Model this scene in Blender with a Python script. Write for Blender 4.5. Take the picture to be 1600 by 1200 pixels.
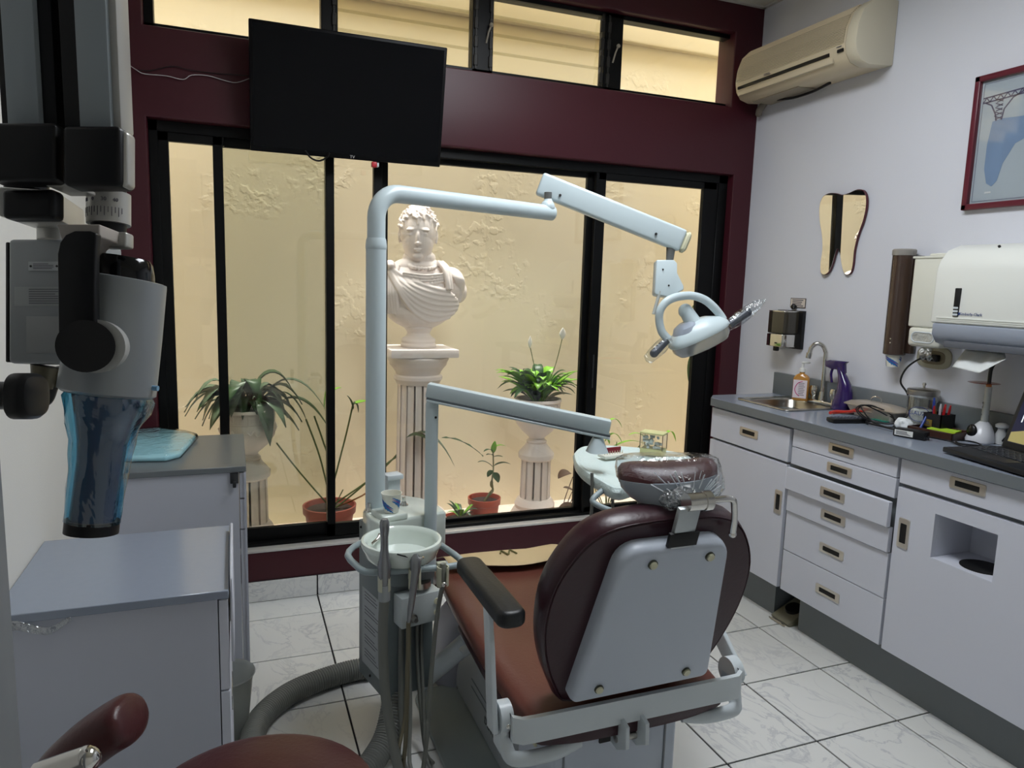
import bpy, bmesh, math, random
from mathutils import Vector, Matrix, noise
random.seed(7)
for o in list(bpy.data.objects): bpy.data.objects.remove(o)
SC = bpy.context.scene; COL = SC.collection
# ---------------------------------------------------------------- camera
F = 1126.2
CAM = Vector((-2.4306, -3.0367, 1.3554))
RX = Vector((0.93332926, -0.35774217, 0.03028253))
DN = Vector((-0.02211366, -0.14147008, -0.98969551))
FW = Vector((0.35833989, 0.92304212, -0.13994915))
cd = bpy.data.cameras.new('camera'); cam = bpy.data.objects.new('camera', cd); COL.objects.link(cam)
m = Matrix(((RX.x, -DN.x, -FW.x, CAM.x), (RX.y, -DN.y, -FW.y, CAM.y), (RX.z, -DN.z, -FW.z, CAM.z), (0, 0, 0, 1)))
cam.matrix_world = m
cd.sensor_width = 36; cd.lens = F * 36 / 1600; cd.clip_start = .05
SC.camera = cam
# ---------------------------------------------------------------- light
w = bpy.data.worlds.new('World'); SC.world = w; w.use_nodes = True
w.node_tree.nodes['Background'].inputs[0].default_value = (0.86, 0.93, 1, 1)
w.node_tree.nodes['Background'].inputs[1].default_value = 6.8
sl = bpy.data.lights.new('sun', 'SUN'); sl.energy = 15.5; sl.angle = math.radians(40); sl.color = (1, .97, .92)
so = bpy.data.objects.new('sun', sl); COL.objects.link(so); so.rotation_euler = (math.radians(4), math.radians(3), 0)
def area(name, loc, sx, sy, e, col=(.92, .96, 1), rot=(0, 0, 0)):
    l = bpy.data.lights.new(name, 'AREA'); l.shape = 'RECTANGLE'; l.size = sx; l.size_y = sy; l.energy = e; l.color = col
    o = bpy.data.objects.new(name, l); COL.objects.link(o); o.location = loc; o.rotation_euler = rot; return o
area('fluorescent', (-1.35, -1.45, 2.62), .55, 1.15, 29)
SC.view_settings.view_transform = 'Standard'; SC.view_settings.look = 'None'
SC.view_settings.exposure = 0.0; SC.view_settings.gamma = 1; SC.view_settings.use_curve_mapping = False
# ---------------------------------------------------------------- measuring helpers (world points at a real distance / on a real plane)
def ray(u, v): return RX * ((u - 800) / F) + DN * ((v - 600) / F) + FW
def pd(u, v, d): return CAM + ray(u, v) * d
def pp(u, v, ax, val):
    r = ray(u, v); i = 'xyz'.index(ax); return CAM + r * ((val - CAM[i]) / r[i])
# ---------------------------------------------------------------- materials
def S(r, g, b):
    f = lambda c: (c / 255 / 12.92) if c <= 10 else ((c / 255 + .055) / 1.055) ** 2.4
    return (f(r), f(g), f(b), 1)
MC = {}
def mat(name, rgb, rough=.5, metal=0, trans=0, alpha=1, ior=1.45, bump=0, bscale=60, var=0, vscale=3, coat=0, emit=0, spec=.5, sub=0):
    if name in MC: return MC[name]
    M = bpy.data.materials.new(name); MC[name] = M; M.use_nodes = True
    nt = M.node_tree; b = nt.nodes['Principled BSDF']
    c = S(*rgb)
    b.inputs['Base Color'].default_value = c; b.inputs['Roughness'].default_value = rough
    b.inputs['Metallic'].default_value = metal; b.inputs['Transmission Weight'].default_value = trans
    b.inputs['Alpha'].default_value = alpha; b.inputs['IOR'].default_value = ior
    b.inputs['Coat Weight'].default_value = coat; b.inputs['Specular IOR Level'].default_value = spec
    if emit: b.inputs['Emission Color'].default_value = c; b.inputs['Emission Strength'].default_value = emit
    tc = nt.nodes.new('ShaderNodeTexCoord')
    if var:
        n = nt.nodes.new('ShaderNodeTexNoise'); n.inputs['Scale'].default_value = vscale; n.inputs['Detail'].default_value = 5
        nt.links.new(tc.outputs['Object'], n.inputs['Vector'])
        mx = nt.nodes.new('ShaderNodeMix'); mx.data_type = 'RGBA'
        mx.inputs[6].default_value = tuple(x * (1 - var) for x in c[:3]) + (1,); mx.inputs[7].default_value = tuple(min(1, x * (1 + var)) for x in c[:3]) + (1,)
        nt.links.new(n.outputs[0], mx.inputs[0]); nt.links.new(mx.outputs[2], b.inputs['Base Color'])
    if bump:
        n = nt.nodes.new('ShaderNodeTexNoise'); n.inputs['Scale'].default_value = bscale; n.inputs['Detail'].default_value = 4
        nt.links.new(tc.outputs['Object'], n.inputs['Vector'])
        bp = nt.nodes.new('ShaderNodeBump'); bp.inputs['Strength'].default_value = bump; bp.inputs['Distance'].default_value = .01
        nt.links.new(n.outputs[0], bp.inputs['Height']); nt.links.new(bp.outputs[0], b.inputs['Normal'])
    return M
def marble():
    M = mat('marble_tile', (222, 224, 222), rough=.18)
    nt = M.node_tree; b = nt.nodes['Principled BSDF']; L = nt.links.new
    tc = nt.nodes.new('ShaderNodeTexCoord'); oi = nt.nodes.new('ShaderNodeObjectInfo')
    ml = nt.nodes.new('ShaderNodeMath'); ml.operation = 'MULTIPLY'; ml.inputs[1].default_value = 37; L(oi.outputs['Random'], ml.inputs[0])
    va = nt.nodes.new('ShaderNodeVectorMath'); va.operation = 'ADD'; L(tc.outputs['Object'], va.inputs[0]); L(ml.outputs[0], va.inputs[1])
    n1 = nt.nodes.new('ShaderNodeTexNoise'); n1.inputs['Scale'].default_value = 7; n1.inputs['Detail'].default_value = 9; n1.inputs['Distortion'].default_value = 1.3; n1.inputs['Roughness'].default_value = .62
    mp = nt.nodes.new('ShaderNodeMapping'); mp.inputs['Scale'].default_value = (1, .6, 1); mp.inputs['Rotation'].default_value = (0, 0, .7)
    L(va.outputs[0], mp.inputs[0]); L(mp.outputs[0], n1.inputs['Vector'])
    a = nt.nodes.new('ShaderNodeMath'); a.operation = 'SUBTRACT'; a.inputs[1].default_value = .5; L(n1.outputs[0], a.inputs[0])
    ab = nt.nodes.new('ShaderNodeMath'); ab.operation = 'ABSOLUTE'; L(a.outputs[0], ab.inputs[0])
    n2 = nt.nodes.new('ShaderNodeTexNoise'); n2.inputs['Scale'].default_value = 3; L(va.outputs[0], n2.inputs['Vector'])
    cr = nt.nodes.new('ShaderNodeValToRGB'); cr.color_ramp.elements[0].color = S(198, 200, 203); cr.color_ramp.elements[1].color = S(226, 227, 225); cr.color_ramp.elements[1].position = .035
    L(ab.outputs[0], cr.inputs[0])
    cr2 = nt.nodes.new('ShaderNodeValToRGB'); cr2.color_ramp.elements[0].position = .38; cr2.color_ramp.elements[1].position = .6
    L(n2.outputs[0], cr2.inputs[0])
    mx = nt.nodes.new('ShaderNodeMix'); mx.data_type = 'RGBA'; mx.inputs[6].default_value = S(226, 227, 225)
    L(cr2.outputs[0], mx.inputs[0]); L(cr.outputs[0], mx.inputs[7]); L(mx.outputs[2], b.inputs['Base Color'])
    return M
def outer_plaster():
    M = mat('cream_plaster', (236, 224, 194), rough=.85)
    nt = M.node_tree; b = nt.nodes['Principled BSDF']; L = nt.links.new
    tc = nt.nodes.new('ShaderNodeTexCoord')
    n = nt.nodes.new('ShaderNodeTexNoise'); n.inputs['Scale'].default_value = 1.3; n.inputs['Detail'].default_value = 6; L(tc.outputs['Object'], n.inputs['Vector'])
    mx = nt.nodes.new('ShaderNodeMix'); mx.data_type = 'RGBA'; mx.inputs[6].default_value = S(219, 207, 178); mx.inputs[7].default_value = S(234, 223, 196)
    L(n.outputs[0], mx.inputs[0]); L(mx.outputs[2], b.inputs['Base Color'])
    # blistered paint: masked patches of crinkle
    v = nt.nodes.new('ShaderNodeTexVoronoi'); v.inputs['Scale'].default_value = 26; v.feature = 'SMOOTH_F1'
    d = nt.nodes.new('ShaderNodeTexNoise'); d.inputs['Scale'].default_value = 22; d.inputs['Detail'].default_value = 5
    L(tc.outputs['Object'], d.inputs['Vector'])
    mk = nt.nodes.new('ShaderNodeTexNoise'); mk.inputs['Scale'].default_value = 2.1; L(tc.outputs['Object'], mk.inputs['Vector'])
    r = nt.nodes.new('ShaderNodeValToRGB'); r.color_ramp.elements[0].position = .58; r.color_ramp.elements[1].position = .7; L(mk.outputs[0], r.inputs[0])
    r2 = nt.nodes.new('ShaderNodeValToRGB'); r2.color_ramp.elements[0].position = .5; r2.color_ramp.elements[1].position = .62; L(d.outputs[0], r2.inputs[0])
    mu = nt.nodes.new('ShaderNodeMath'); mu.operation = 'MULTIPLY'; L(r.outputs[0], mu.inputs[0]); L(r2.outputs[0], mu.inputs[1])
    f = nt.nodes.new('ShaderNodeTexNoise'); f.inputs['Scale'].default_value = 5; f.inputs['Detail'].default_value = 8; L(tc.outputs['Object'], f.inputs['Vector'])
    f2 = nt.nodes.new('ShaderNodeMath'); f2.operation = 'MULTIPLY_ADD'; f2.inputs[1].default_value = .6; L(f.outputs[0], f2.inputs[0]); L(mu.outputs[0], f2.inputs[2])
    bp = nt.nodes.new('ShaderNodeBump'); bp.inputs['Strength'].default_value = .22; bp.inputs['Distance'].default_value = .009
    L(f2.outputs[0], bp.inputs['Height']); L(bp.outputs[0], b.inputs['Normal'])
    return M
def thin(name, rgb, fac_t=.75, rough=.1, wr=0, wscale=30):
    """thin clear film / pane: transparent with fresnel gloss"""
    if name in MC: return MC[name]
    M = bpy.data.materials.new(name); MC[name] = M; M.use_nodes = True; nt = M.node_tree; L = nt.links.new
    nt.nodes.remove(nt.nodes['Principled BSDF']); out = nt.nodes['Material Output']
    t = nt.nodes.new('ShaderNodeBsdfTransparent'); t.inputs[0].default_value = S(*rgb)
    g = nt.nodes.new('ShaderNodeBsdfGlossy'); g.inputs['Roughness'].default_value = rough
    mx = nt.nodes.new('ShaderNodeMixShader')
    fr = nt.nodes.new('ShaderNodeFresnel'); gm = nt.nodes.new('ShaderNodeNewGeometry'); mi = nt.nodes.new('ShaderNodeMapRange'); mi.inputs[3].default_value = 1.45; mi.inputs[4].default_value = 1 / 1.45
    L(gm.outputs['Backfacing'], mi.inputs[0]); L(mi.outputs[0], fr.inputs[0])
    ad = nt.nodes.new('ShaderNodeMath'); ad.operation = 'ADD'; ad.use_clamp = True; ad.inputs[1].default_value = 1 - fac_t
    L(fr.outputs[0], ad.inputs[0]); L(ad.outputs[0], mx.inputs[0]); L(t.outputs[0], mx.inputs[1]); L(g.outputs[0], mx.inputs[2]); L(mx.outputs[0], out.inputs[0])
    if wr:
        tc = nt.nodes.new('ShaderNodeTexCoord'); n = nt.nodes.new('ShaderNodeTexNoise'); n.inputs['Scale'].default_value = wscale; n.inputs['Distortion'].default_value = 1.5; n.inputs['Detail'].default_value = 3
        L(tc.outputs['Object'], n.inputs['Vector']); bp = nt.nodes.new('ShaderNodeBump'); bp.inputs['Strength'].default_value = wr; bp.inputs['Distance'].default_value = .02
        L(n.outputs[0], bp.inputs['Height']); L(bp.outputs[0], g.inputs['Normal']); L(bp.outputs[0], fr.inputs['Normal'])
    return M
RED = mat('burgundy_paint', (66, 19, 30), rough=.42, var=.06)
WALL = mat('wall_paint', (216, 218, 226), rough=.75, bump=.06, bscale=220, var=.025, vscale=1.5)
WALLL = mat('left_wall_paint', (222, 221, 216), rough=.75, bump=.06, bscale=220, var=.03)
BLK = mat('black_aluminium', (8, 9, 10), rough=.4, spec=.25)
ALU = mat('mill_aluminium', (214, 212, 210), rough=.4, metal=.4)
TILE = marble(); PLAST = outer_plaster()
GROUT = mat('dark_grout', (38, 38, 40), rough=.9)
GLASS = thin('window_glass', (252, 252, 250), .985, .02)
LAM = mat('grey_laminate', (112, 118, 122), rough=.3, var=.03, vscale=40)
LAMT = mat('worktop_laminate', (146, 155, 170), rough=.16, var=.03, vscale=60)
CAB = mat('white_laminate', (206, 209, 220), rough=.45, var=.012)
CHR = mat('chrome', (215, 213, 208), rough=.12, metal=1)
STEEL = mat('brushed_steel', (182, 179, 172), rough=.28, metal=1, var=.05, vscale=20)
DARK = mat('dark_recess', (10, 10, 11), rough=.6)
BPL = mat('black_plastic', (12, 12, 14), rough=.35)
BRUB = mat('black_vinyl', (20, 22, 24), rough=.42, bump=.05, bscale=150)
UNIT = mat('unit_enamel', (196, 210, 214), rough=.3)
UNITG = mat('unit_grey_enamel', (150, 164, 168), rough=.34)
TOWER = mat('tower_grey_enamel', (112, 122, 124), rough=.4)
IVORY = mat('aged_ivory', (206, 204, 176), rough=.4)
PORC = mat('bowl_enamel', (222, 232, 224), rough=.14, coat=.5)
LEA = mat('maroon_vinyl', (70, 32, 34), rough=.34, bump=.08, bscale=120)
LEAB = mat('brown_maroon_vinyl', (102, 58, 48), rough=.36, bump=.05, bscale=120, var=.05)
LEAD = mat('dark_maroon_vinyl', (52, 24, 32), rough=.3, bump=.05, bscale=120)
WHT = mat('chair_enamel', (206, 214, 218), rough=.3)
PLW = mat('back_shell', (188, 196, 208), rough=.32)
HOSEG = mat('grey_hose', (112, 114, 108), rough=.5)
# ---------------------------------------------------------------- mesh builder
ORG = {}
class MB:
    def __init__(s): s.bm = bmesh.new()
    def _add(s, t, mtx=None):
        if mtx is not None: t.transform(mtx)
        me = bpy.data.meshes.new('t'); t.to_mesh(me); t.free(); s.bm.from_mesh(me); bpy.data.meshes.remove(me); return s
    def box(s, x0, x1, y0, y1, z0, z1, r=0, seg=2, mtx=None, taper=None):
        t = bmesh.new(); bmesh.ops.create_cube(t, size=1)
        for v in t.verts: v.co = Vector((x0 + (v.co.x + .5) * (x1 - x0), y0 + (v.co.y + .5) * (y1 - y0), z0 + (v.co.z + .5) * (z1 - z0)))
        if r: bmesh.ops.bevel(t, geom=t.edges[:], offset=r, segments=seg, affect='EDGES', profile=.5)
        return s._add(t, mtx)
    def obox(s, a, b, w, h, up=(0, 0, 1), r=0, seg=2):
        """bar from a to b, width w sideways, height h along up"""
        a, b = Vector(a), Vector(b); d = (b - a); L = d.length; d.normalize(); side = d.cross(Vector(up)).normalized(); u = side.cross(d)
        M = Matrix(((d.x, side.x, u.x, a.x), (d.y, side.y, u.y, a.y), (d.z, side.z, u.z, a.z), (0, 0, 0, 1)))
        return s.box(0, L, -w / 2, w / 2, -h / 2, h / 2, r, seg, M)
    def cone(s, a, b, ra, rb, n=24, caps=True):
        a, b = Vector(a), Vector(b); t = bmesh.new()
        bmesh.ops.create_cone(t, cap_ends=caps, segments=n, radius1=max(ra, 1e-5), radius2=max(rb, 1e-5), depth=(b - a).length)
        q = (b - a).to_track_quat('Z', 'Y').to_matrix().to_4x4()
        return s._add(t, Matrix.Translation((a + b) / 2) @ q)
    def ball(s, c, r, sc=(1, 1, 1), u=20, v=12, rot=None):
        t = bmesh.new(); bmesh.ops.create_uvsphere(t, u_segments=u, v_segments=v, radius=r)
        M = Matrix.Translation(c) @ (rot.to_4x4() if rot else Matrix()) @ Matrix.Diagonal((*sc, 1))
        return s._add(t, M)
    def rings(s, rs, closed_ends=True, loop=False):
        """loft through rings of equal vertex count"""
        vs = [[s.bm.verts.new(p) for p in r] for r in rs]; n = len(rs[0])
        pairs = list(zip(vs, vs[1:])) + ([(vs[-1], vs[0])] if loop else [])
        for A, B in pairs:
            for i in range(n):
                try: s.bm.faces.new((A[i], A[(i + 1) % n], B[(i + 1) % n], B[i]))
                except ValueError: pass
        if closed_ends and not loop:
            s.bm.faces.new(vs[0][::-1]); s.bm.faces.new(vs[-1])
        return s
    def tube(s, pts, r, n=10, smooth=0, rad=None, flat=None):
        pts = [Vector(p) for p in pts]
        if smooth: pts = spline(pts, smooth)
        up = None; R = []; N = len(pts)
        for i, p in enumerate(pts):
            d = (pts[min(i + 1, N - 1)] - pts[max(i - 1, 0)]).normalized()
            if up is None:
                up = Vector((0, 0, 1)) if abs(d.z) < .9 else Vector((0, 1, 0))
            x = d.cross(up).normalized(); y = x.cross(d).normalized(); up = y
            rr = rad[min(int(i * len(rad) / N), len(rad) - 1)] if rad else r
            f = flat or (1, 1)
            R.append([p + x * (math.cos(t) * rr * f[0]) + y * (math.sin(t) * rr * f[1]) for t in [2 * math.pi * k / n for k in range(n)]])
        return s.rings(R)
    def lathe(s, prof, c=(0, 0, 0), n=32, axis=None, rf=None):
        """prof: (r, z) list"""
        c = Vector(c); R = []
        for (r, z) in prof:
            R.append([Vector((math.cos(t) * (r if rf is None else rf(r, z, t)), math.sin(t) * (r if rf is None else rf(r, z, t)), z)) for t in [2 * math.pi * k / n for k in range(n)]])
        M = Matrix.Translation(c)
        if axis is not None: M = M @ Vector(axis).to_track_quat('Z', 'Y').to_matrix().to_4x4()
        return s.rings([[M @ p for p in r] for r in R])
    def prism(s, poly, O, U, V, depth, r=0, seg=3):
        """polygon in the plane O+U*s+V*t, extruded by depth along U x V"""
        U, V, O = Vector(U), Vector(V), Vector(O); N = U.cross(V).normalized(); t = bmesh.new()
        a = [t.verts.new(O + U * p[0] + V * p[1]) for p in poly]; f = t.faces.new(a)
        e = bmesh.ops.extrude_face_region(t, geom=[f])
        bmesh.ops.translate(t, verts=[v for v in e['geom'] if isinstance(v, bmesh.types.BMVert)], vec=N * depth)
        bmesh.ops.recalc_face_normals(t, faces=t.faces[:])
        if r:
            ed = [x for x in t.edges if len(x.link_faces) == 2 and x.calc_face_angle(0) > math.radians(50)]
            bmesh.ops.bevel(t, geom=ed, offset=r, segments=seg, affect='EDGES', profile=.5, clamp_overlap=True)
        return s._add(t)
    def grid(s, f, nu, nv):
        V = [[s.bm.verts.new(f(i / nu, j / nv)) for j in range(nv + 1)] for i in range(nu + 1)]
        for i in range(nu):
            for j in range(nv): s.bm.faces.new((V[i][j], V[i + 1][j], V[i + 1][j + 1], V[i][j + 1]))
        return s
    def build(s, name, m, parent=None, ang=38, keep=False, solid=0):
        bm = s.bm
        if not solid: bmesh.ops.recalc_face_normals(bm, faces=bm.faces[:])
        org = None
        if parent is not None: org = ORG.get(parent.name, Vector())
        elif keep: org = Vector()
        else:
            co = [v.co for v in bm.verts]
            org = Vector(((min(c.x for c in co) + max(c.x for c in co)) / 2, (min(c.y for c in co) + max(c.y for c in co)) / 2, min(c.z for c in co)))
        for v in bm.verts: v.co -= org
        for f in bm.faces: f.smooth = True
        for e in bm.edges:
            if len(e.link_faces) == 2 and e.calc_face_angle(0) > math.radians(ang): e.smooth = False
        me = bpy.data.meshes.new(name); bm.to_mesh(me); bm.free(); me.materials.append(m)
        o = bpy.data.objects.new(name, me); COL.objects.link(o)
        if parent is not None: o.parent = parent; ORG[o.name] = org
        else: o.location = org; ORG[o.name] = org
        if solid:
            md = o.modifiers.new('solid', 'SOLIDIFY'); md.thickness = solid; md.offset = 0
        return o
def spline(pts, k=6):
    P = [pts[0]] + list(pts) + [pts[-1]]; out = []
    for i in range(1, len(P) - 2):
        a, b, c, d = P[i - 1], P[i], P[i + 1], P[i + 2]
        for j in range(k):
            t = j / k
            out.append(.5 * ((2 * b) + (c - a) * t + (2 * a - 5 * b + 4 * c - d) * t * t + (3 * b - a - 3 * c + d) * t ** 3))
    out.append(pts[-1]); return out
def rrect(cx, cy, w, h, r, n=5):
    out = []
    for (sx, sy, a0) in ((1, 1, 0), (-1, 1, 90), (-1, -1, 180), (1, -1, 270)):
        for k in range(n + 1):
            a = math.radians(a0 + 90 * k / n); out.append((cx + sx * (w / 2 - r) + r * math.cos(a), cy + sy * (h / 2 - r) + r * math.sin(a)))
    return out
def round_poly(P, R, n=6):
    out = []; N = len(P)
    for i in range(N):
        p = Vector(P[i]); a = (Vector(P[i - 1]) - p).normalized(); b = (Vector(P[(i + 1) % N]) - p).normalized(); r = R[i]
        half = a.angle(b) / 2; d = r / math.tan(half); s0, s1 = p + a * d, p + b * d
        for k in range(n + 1):
            t = k / n; q = (1 - t) ** 2 * s0 + 2 * t * (1 - t) * p + t * t * s1; out.append((q.x, q.y))
    return out
def sup(c, A, B, p=2.6, n=28):
    """super-ellipse ring"""
    c, A, B = Vector(c), Vector(A), Vector(B); o = []
    for k in range(n):
        t = 2 * math.pi * k / n; ct, st = math.cos(t), math.sin(t)
        o.append(c + A * (math.copysign(abs(ct) ** (2 / p), ct)) + B * (math.copysign(abs(st) ** (2 / p), st)))
    return o
def thing(name, label, cat, loc, group=None):
    o = bpy.data.objects.new(name, None); COL.objects.link(o); o.location = loc; o.empty_display_size = .05
    o['label'] = label; o['category'] = cat
    if group: o['group'] = group
    ORG[o.name] = Vector(loc); return o
def tag(o, label, cat, group=None):
    o['label'] = label; o['category'] = cat
    if group: o['group'] = group
    return o
def struct(o): o['kind'] = 'structure'; return o
def text(s, size, O, U, V, m, parent, name='lettering', ext=.0004, align='CENTER'):
    c = bpy.data.curves.new('txt', 'FONT'); c.body = s; c.size = size; c.extrude = ext; c.align_x = align; c.align_y = 'CENTER'; c.resolution_u = 2
    t = bpy.data.objects.new('txt', c); COL.objects.link(t)
    dg = bpy.context.evaluated_depsgraph_get(); me = bpy.data.meshes.new_from_object(t.evaluated_get(dg))
    bpy.data.objects.remove(t); me.name = name
    U, V = Vector(U).normalized(), Vector(V).normalized(); N = U.cross(V); org = ORG.get(parent.name, Vector()) if parent else Vector()
    for v in me.vertices: v.co = Vector(O) + U * v.co.x + V * v.co.y + N * v.co.z - org
    me.materials.clear(); me.materials.append(m); o = bpy.data.objects.new(name, me); COL.objects.link(o); o.parent = parent; ORG[o.name] = org
    return o
Z = Vector((0, 0, 1)); X = Vector((1, 0, 0)); Y = Vector((0, 1, 0))
# ================================================================ SETTING
XL, YB, CH, T = -2.86, -3.9, 2.70, .33
def gx(i): return (i - 1.427) * T
def gy(j): return (j - 2.532) * T
b = MB(); b.box(XL - .1, .1, YB, .0, -.05, -.004); fl = struct(b.build('floor', GROUT, keep=True))
tb = MB(); g_ = .003; tb.box(g_, T - g_, g_, T - g_, -.006, 0, r=.0009, seg=1); tm = tb.build('tile', TILE, fl)
tm.location = (gx(0), gy(0), 0); tme = tm.data
cuts = {}
def tile(x0, x1, y0, y1):
    if abs(x1 - x0 - T) < 1e-4 and abs(y1 - y0 - T) < 1e-4: me = tme
    else:
        k = (round(x1 - x0, 4), round(y1 - y0, 4))
        if k not in cuts:
            q = MB(); q.box(g_, k[0] - g_, g_, k[1] - g_, -.006, 0, r=.0009, seg=1); o = q.build('tile', TILE, fl); cuts[k] = o.data; o.location = (x0, y0, 0); return
        me = cuts[k]
    o = bpy.data.objects.new('tile', me); COL.objects.link(o); o.parent = fl; o.location = (x0, y0, 0)
for i in range(-8, 2):
    for j in range(-10, 3):
        x0, x1, y0, y1 = max(gx(i), XL), min(gx(i + 1), 0), max(gy(j), YB), min(gy(j + 1), 0)
        if (i, j) != (0, 0) and x1 - x0 > .02 and y1 - y0 > .02: tile(x0, x1, y0, y1)
# tiled skirting under the window wall
sk = MB(); sk.box(XL, -.0, -.004, .004, 0, .09); sk = struct(sk.build('baseboard_back', GROUT, keep=True))
for i in range(-8, 2):
    x0, x1 = max(gx(i), XL), min(gx(i + 1), 0)
    if x1 - x0 > .02: q = MB(); q.box(x0 + .003, x1 - .003, -.009, -.003, .002, .088, r=.001, seg=1); q.build('tile', TILE, sk)
# back wall with two openings
def wall_grid(xs, zs, holes, y0, y1, name, m, bev=.008):
    t = bmesh.new(); V = {}
    for i, x in enumerate(xs):
        for k, z in enumerate(zs): V[i, k] = t.verts.new((x, y0, z))
    for i in range(len(xs) - 1):
        for k in range(len(zs) - 1):
            if (i, k) in holes: continue
            t.faces.new((V[i, k], V[i + 1, k], V[i + 1, k + 1], V[i, k + 1]))
    for v in list(t.verts):
        if not v.link_faces: t.verts.remove(v)
    e = bmesh.ops.extrude_face_region(t, geom=t.faces[:]); bmesh.ops.translate(t, verts=[v for v in e['geom'] if isinstance(v, bmesh.types.BMVert)], vec=(0, y1 - y0, 0))
    bmesh.ops.recalc_face_normals(t, faces=t.faces[:])
    ed = [x for x in t.edges if len(x.link_faces) == 2 and x.calc_face_angle(0) > 1.2 and all(abs(v.co.y - y0) < 1e-5 for v in x.verts) and all(XL + .01 < v.co.x < -.01 or True for v in x.verts)]
    ed = [x for x in ed if not all(v.co.z < .1 or v.co.z > CH - .01 for v in x.verts) and not all(v.co.x < XL + .01 or v.co.x > -.01 for v in x.verts)]
    bmesh.ops.bevel(t, geom=ed, offset=bev, segments=3, affect='EDGES', profile=.5)
    q = MB(); q._add(t); return struct(q.build(name, m, keep=True))
wall_grid([XL, -2.712, -.157, -.11, 0], [.088, .215, 1.912, 2.231, 2.572, CH], {(1, 1), (2, 1), (1, 3)}, 0, .13, 'wall_back', RED)
b = MB(); b.box(0, .1, YB, .13, -.05, CH + .05); struct(b.build('wall_right', WALL, keep=True))
b = MB(); b.box(XL - .1, XL, YB, .13, -.05, CH + .05); struct(b.build('wall_left', WALLL, keep=True))
b = MB(); b.box(XL - .1, .1, YB - .1, YB, -.05, CH + .05); struct(b.build('wall_front', WALLL, keep=True))
b = MB(); b.box(XL - .1, .1, YB - .1, .13, CH + .012, CH + .1); ce = struct(b.build('ceiling', mat('ceiling_grid', (190, 186, 172), rough=.8), keep=True))
CT = mat('ceiling_panel', (216, 212, 196), rough=.9, bump=.2, bscale=90)
for i in range(5):
    for j in range(7):
        x1, y1 = -i * .6 - .012, -.012 - j * .6
        q = MB(); q.box(max(x1 - .576, XL), x1, max(y1 - .576, YB), y1, CH + .004, CH + .014); q.build('ceiling_panel', CT, ce)
b = MB(); b.box(XL, 0, -.02, 0, CH - .003, CH + .012).box(-.02, 0, YB, 0, CH - .003, CH + .012); struct(b.build('trim_1', mat('white_trim', (206, 204, 196), rough=.5), keep=True))
b = MB(); b.box(XL, XL + .012, -2.4, -.001, 1.98, 2.25, r=.002); struct(b.build('trim_2', mat('plum_trim', (120, 60, 84), rough=.4), keep=True))
# door jamb at the very left of the photograph
e0 = pd(15, 900, .7); b = MB(); b.box(XL, e0.x, e0.y - .12, e0.y, 0, 2.1, r=.004); dj = struct(b.build('door_1', mat('grey_jamb', (118, 122, 125), rough=.5), keep=True))
# sill
b = MB(); b.box(-2.71, -.112, -.004, .045, .212, .222, r=.002); struct(b.build('trim_3', ALU, keep=True))
# ---- lower sliding window
W = thing('window_1', '', '', (-1.41, .05, .215)); del W['label'], W['category']; struct(W)
def frame(parts, y0, y1, name='frame', par=None, m=BLK, r=.002):
    q = MB()
    for (x0, x1, z0, z1) in parts: q.box(x0, x1, y0, y1, z0, z1, r=r, seg=1)
    return q.build(name, m, par or W)
zt, zb = 1.84, .292
frame([(-2.712, -2.68, .218, 1.912), (-.162, -.11, .218, 1.912), (-2.712, -.11, 1.872, 1.912), (-2.712, -.11, .218, .236)], .045, .125)
frame([(-2.7, -2.645, .236, 1.88), (-2.492, -2.456, .236, 1.88), (-2.7, -2.45, zt, 1.88), (-2.7, -2.45, .236, zb + .01)], .05, .075, 'sash')
frame([(-2.492, -2.458, .236, 1.88), (-2.07, -2.036, .236, 1.88), (-2.49, -2.036, zt, 1.88), (-2.49, -2.036, .236, zb)], .076, .1, 'sash')
frame([(-2.07, -2.036, .236, 1.88), (-1.875, -1.84, .236, 1.88), (-2.07, -1.84, zt, 1.88), (-2.07, -1.84, .236, zb)], .05, .074, 'sash')
frame([(-1.87, -1.808, .236, 1.88), (-.868, -.825, .236, 1.88), (-1.86, -.85, zt + .01, 1.88), (-1.86, -.85, .236, .252)], .088, .112, 'sash')
frame([(-.842, -.79, .236, 1.88), (-.247, -.16, .236, 1.88), (-.83, -.17, zt, 1.88), (-.83, -.17, .236, .262)], .05, .075, 'sash')
b = MB(); b.box(-.158, -.112, .046, .06, .23, 1.9); b.build('channel', BLK, W)
for (x0, x1, z0, z1, y) in [(-2.645, -2.49, zb, zt, .062), (-2.458, -2.07, zb, zt, .088), (-2.036, -1.87, zb, zt, .062), (-1.808, -.866, .252, zt + .01, .1), (-.79, -.247, .262, zt, .062)]:
    q = MB(); q.box(x0 - .004, x1 + .004, y, y + .004, z0 - .004, z1 + .004); q.build('pane', GLASS, W)
b = MB(); b.box(-2.46, -2.035, .108, .111, zb, zt); b.build('pane', thin('second_pane', (244, 246, 242), .95, .03), W)
b = MB(); b.box(-.82, -.812, .044, .052, .86, 1.02, r=.002); b.build('latch', mat('latch_black', (40, 42, 44), rough=.3), W)
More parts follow.
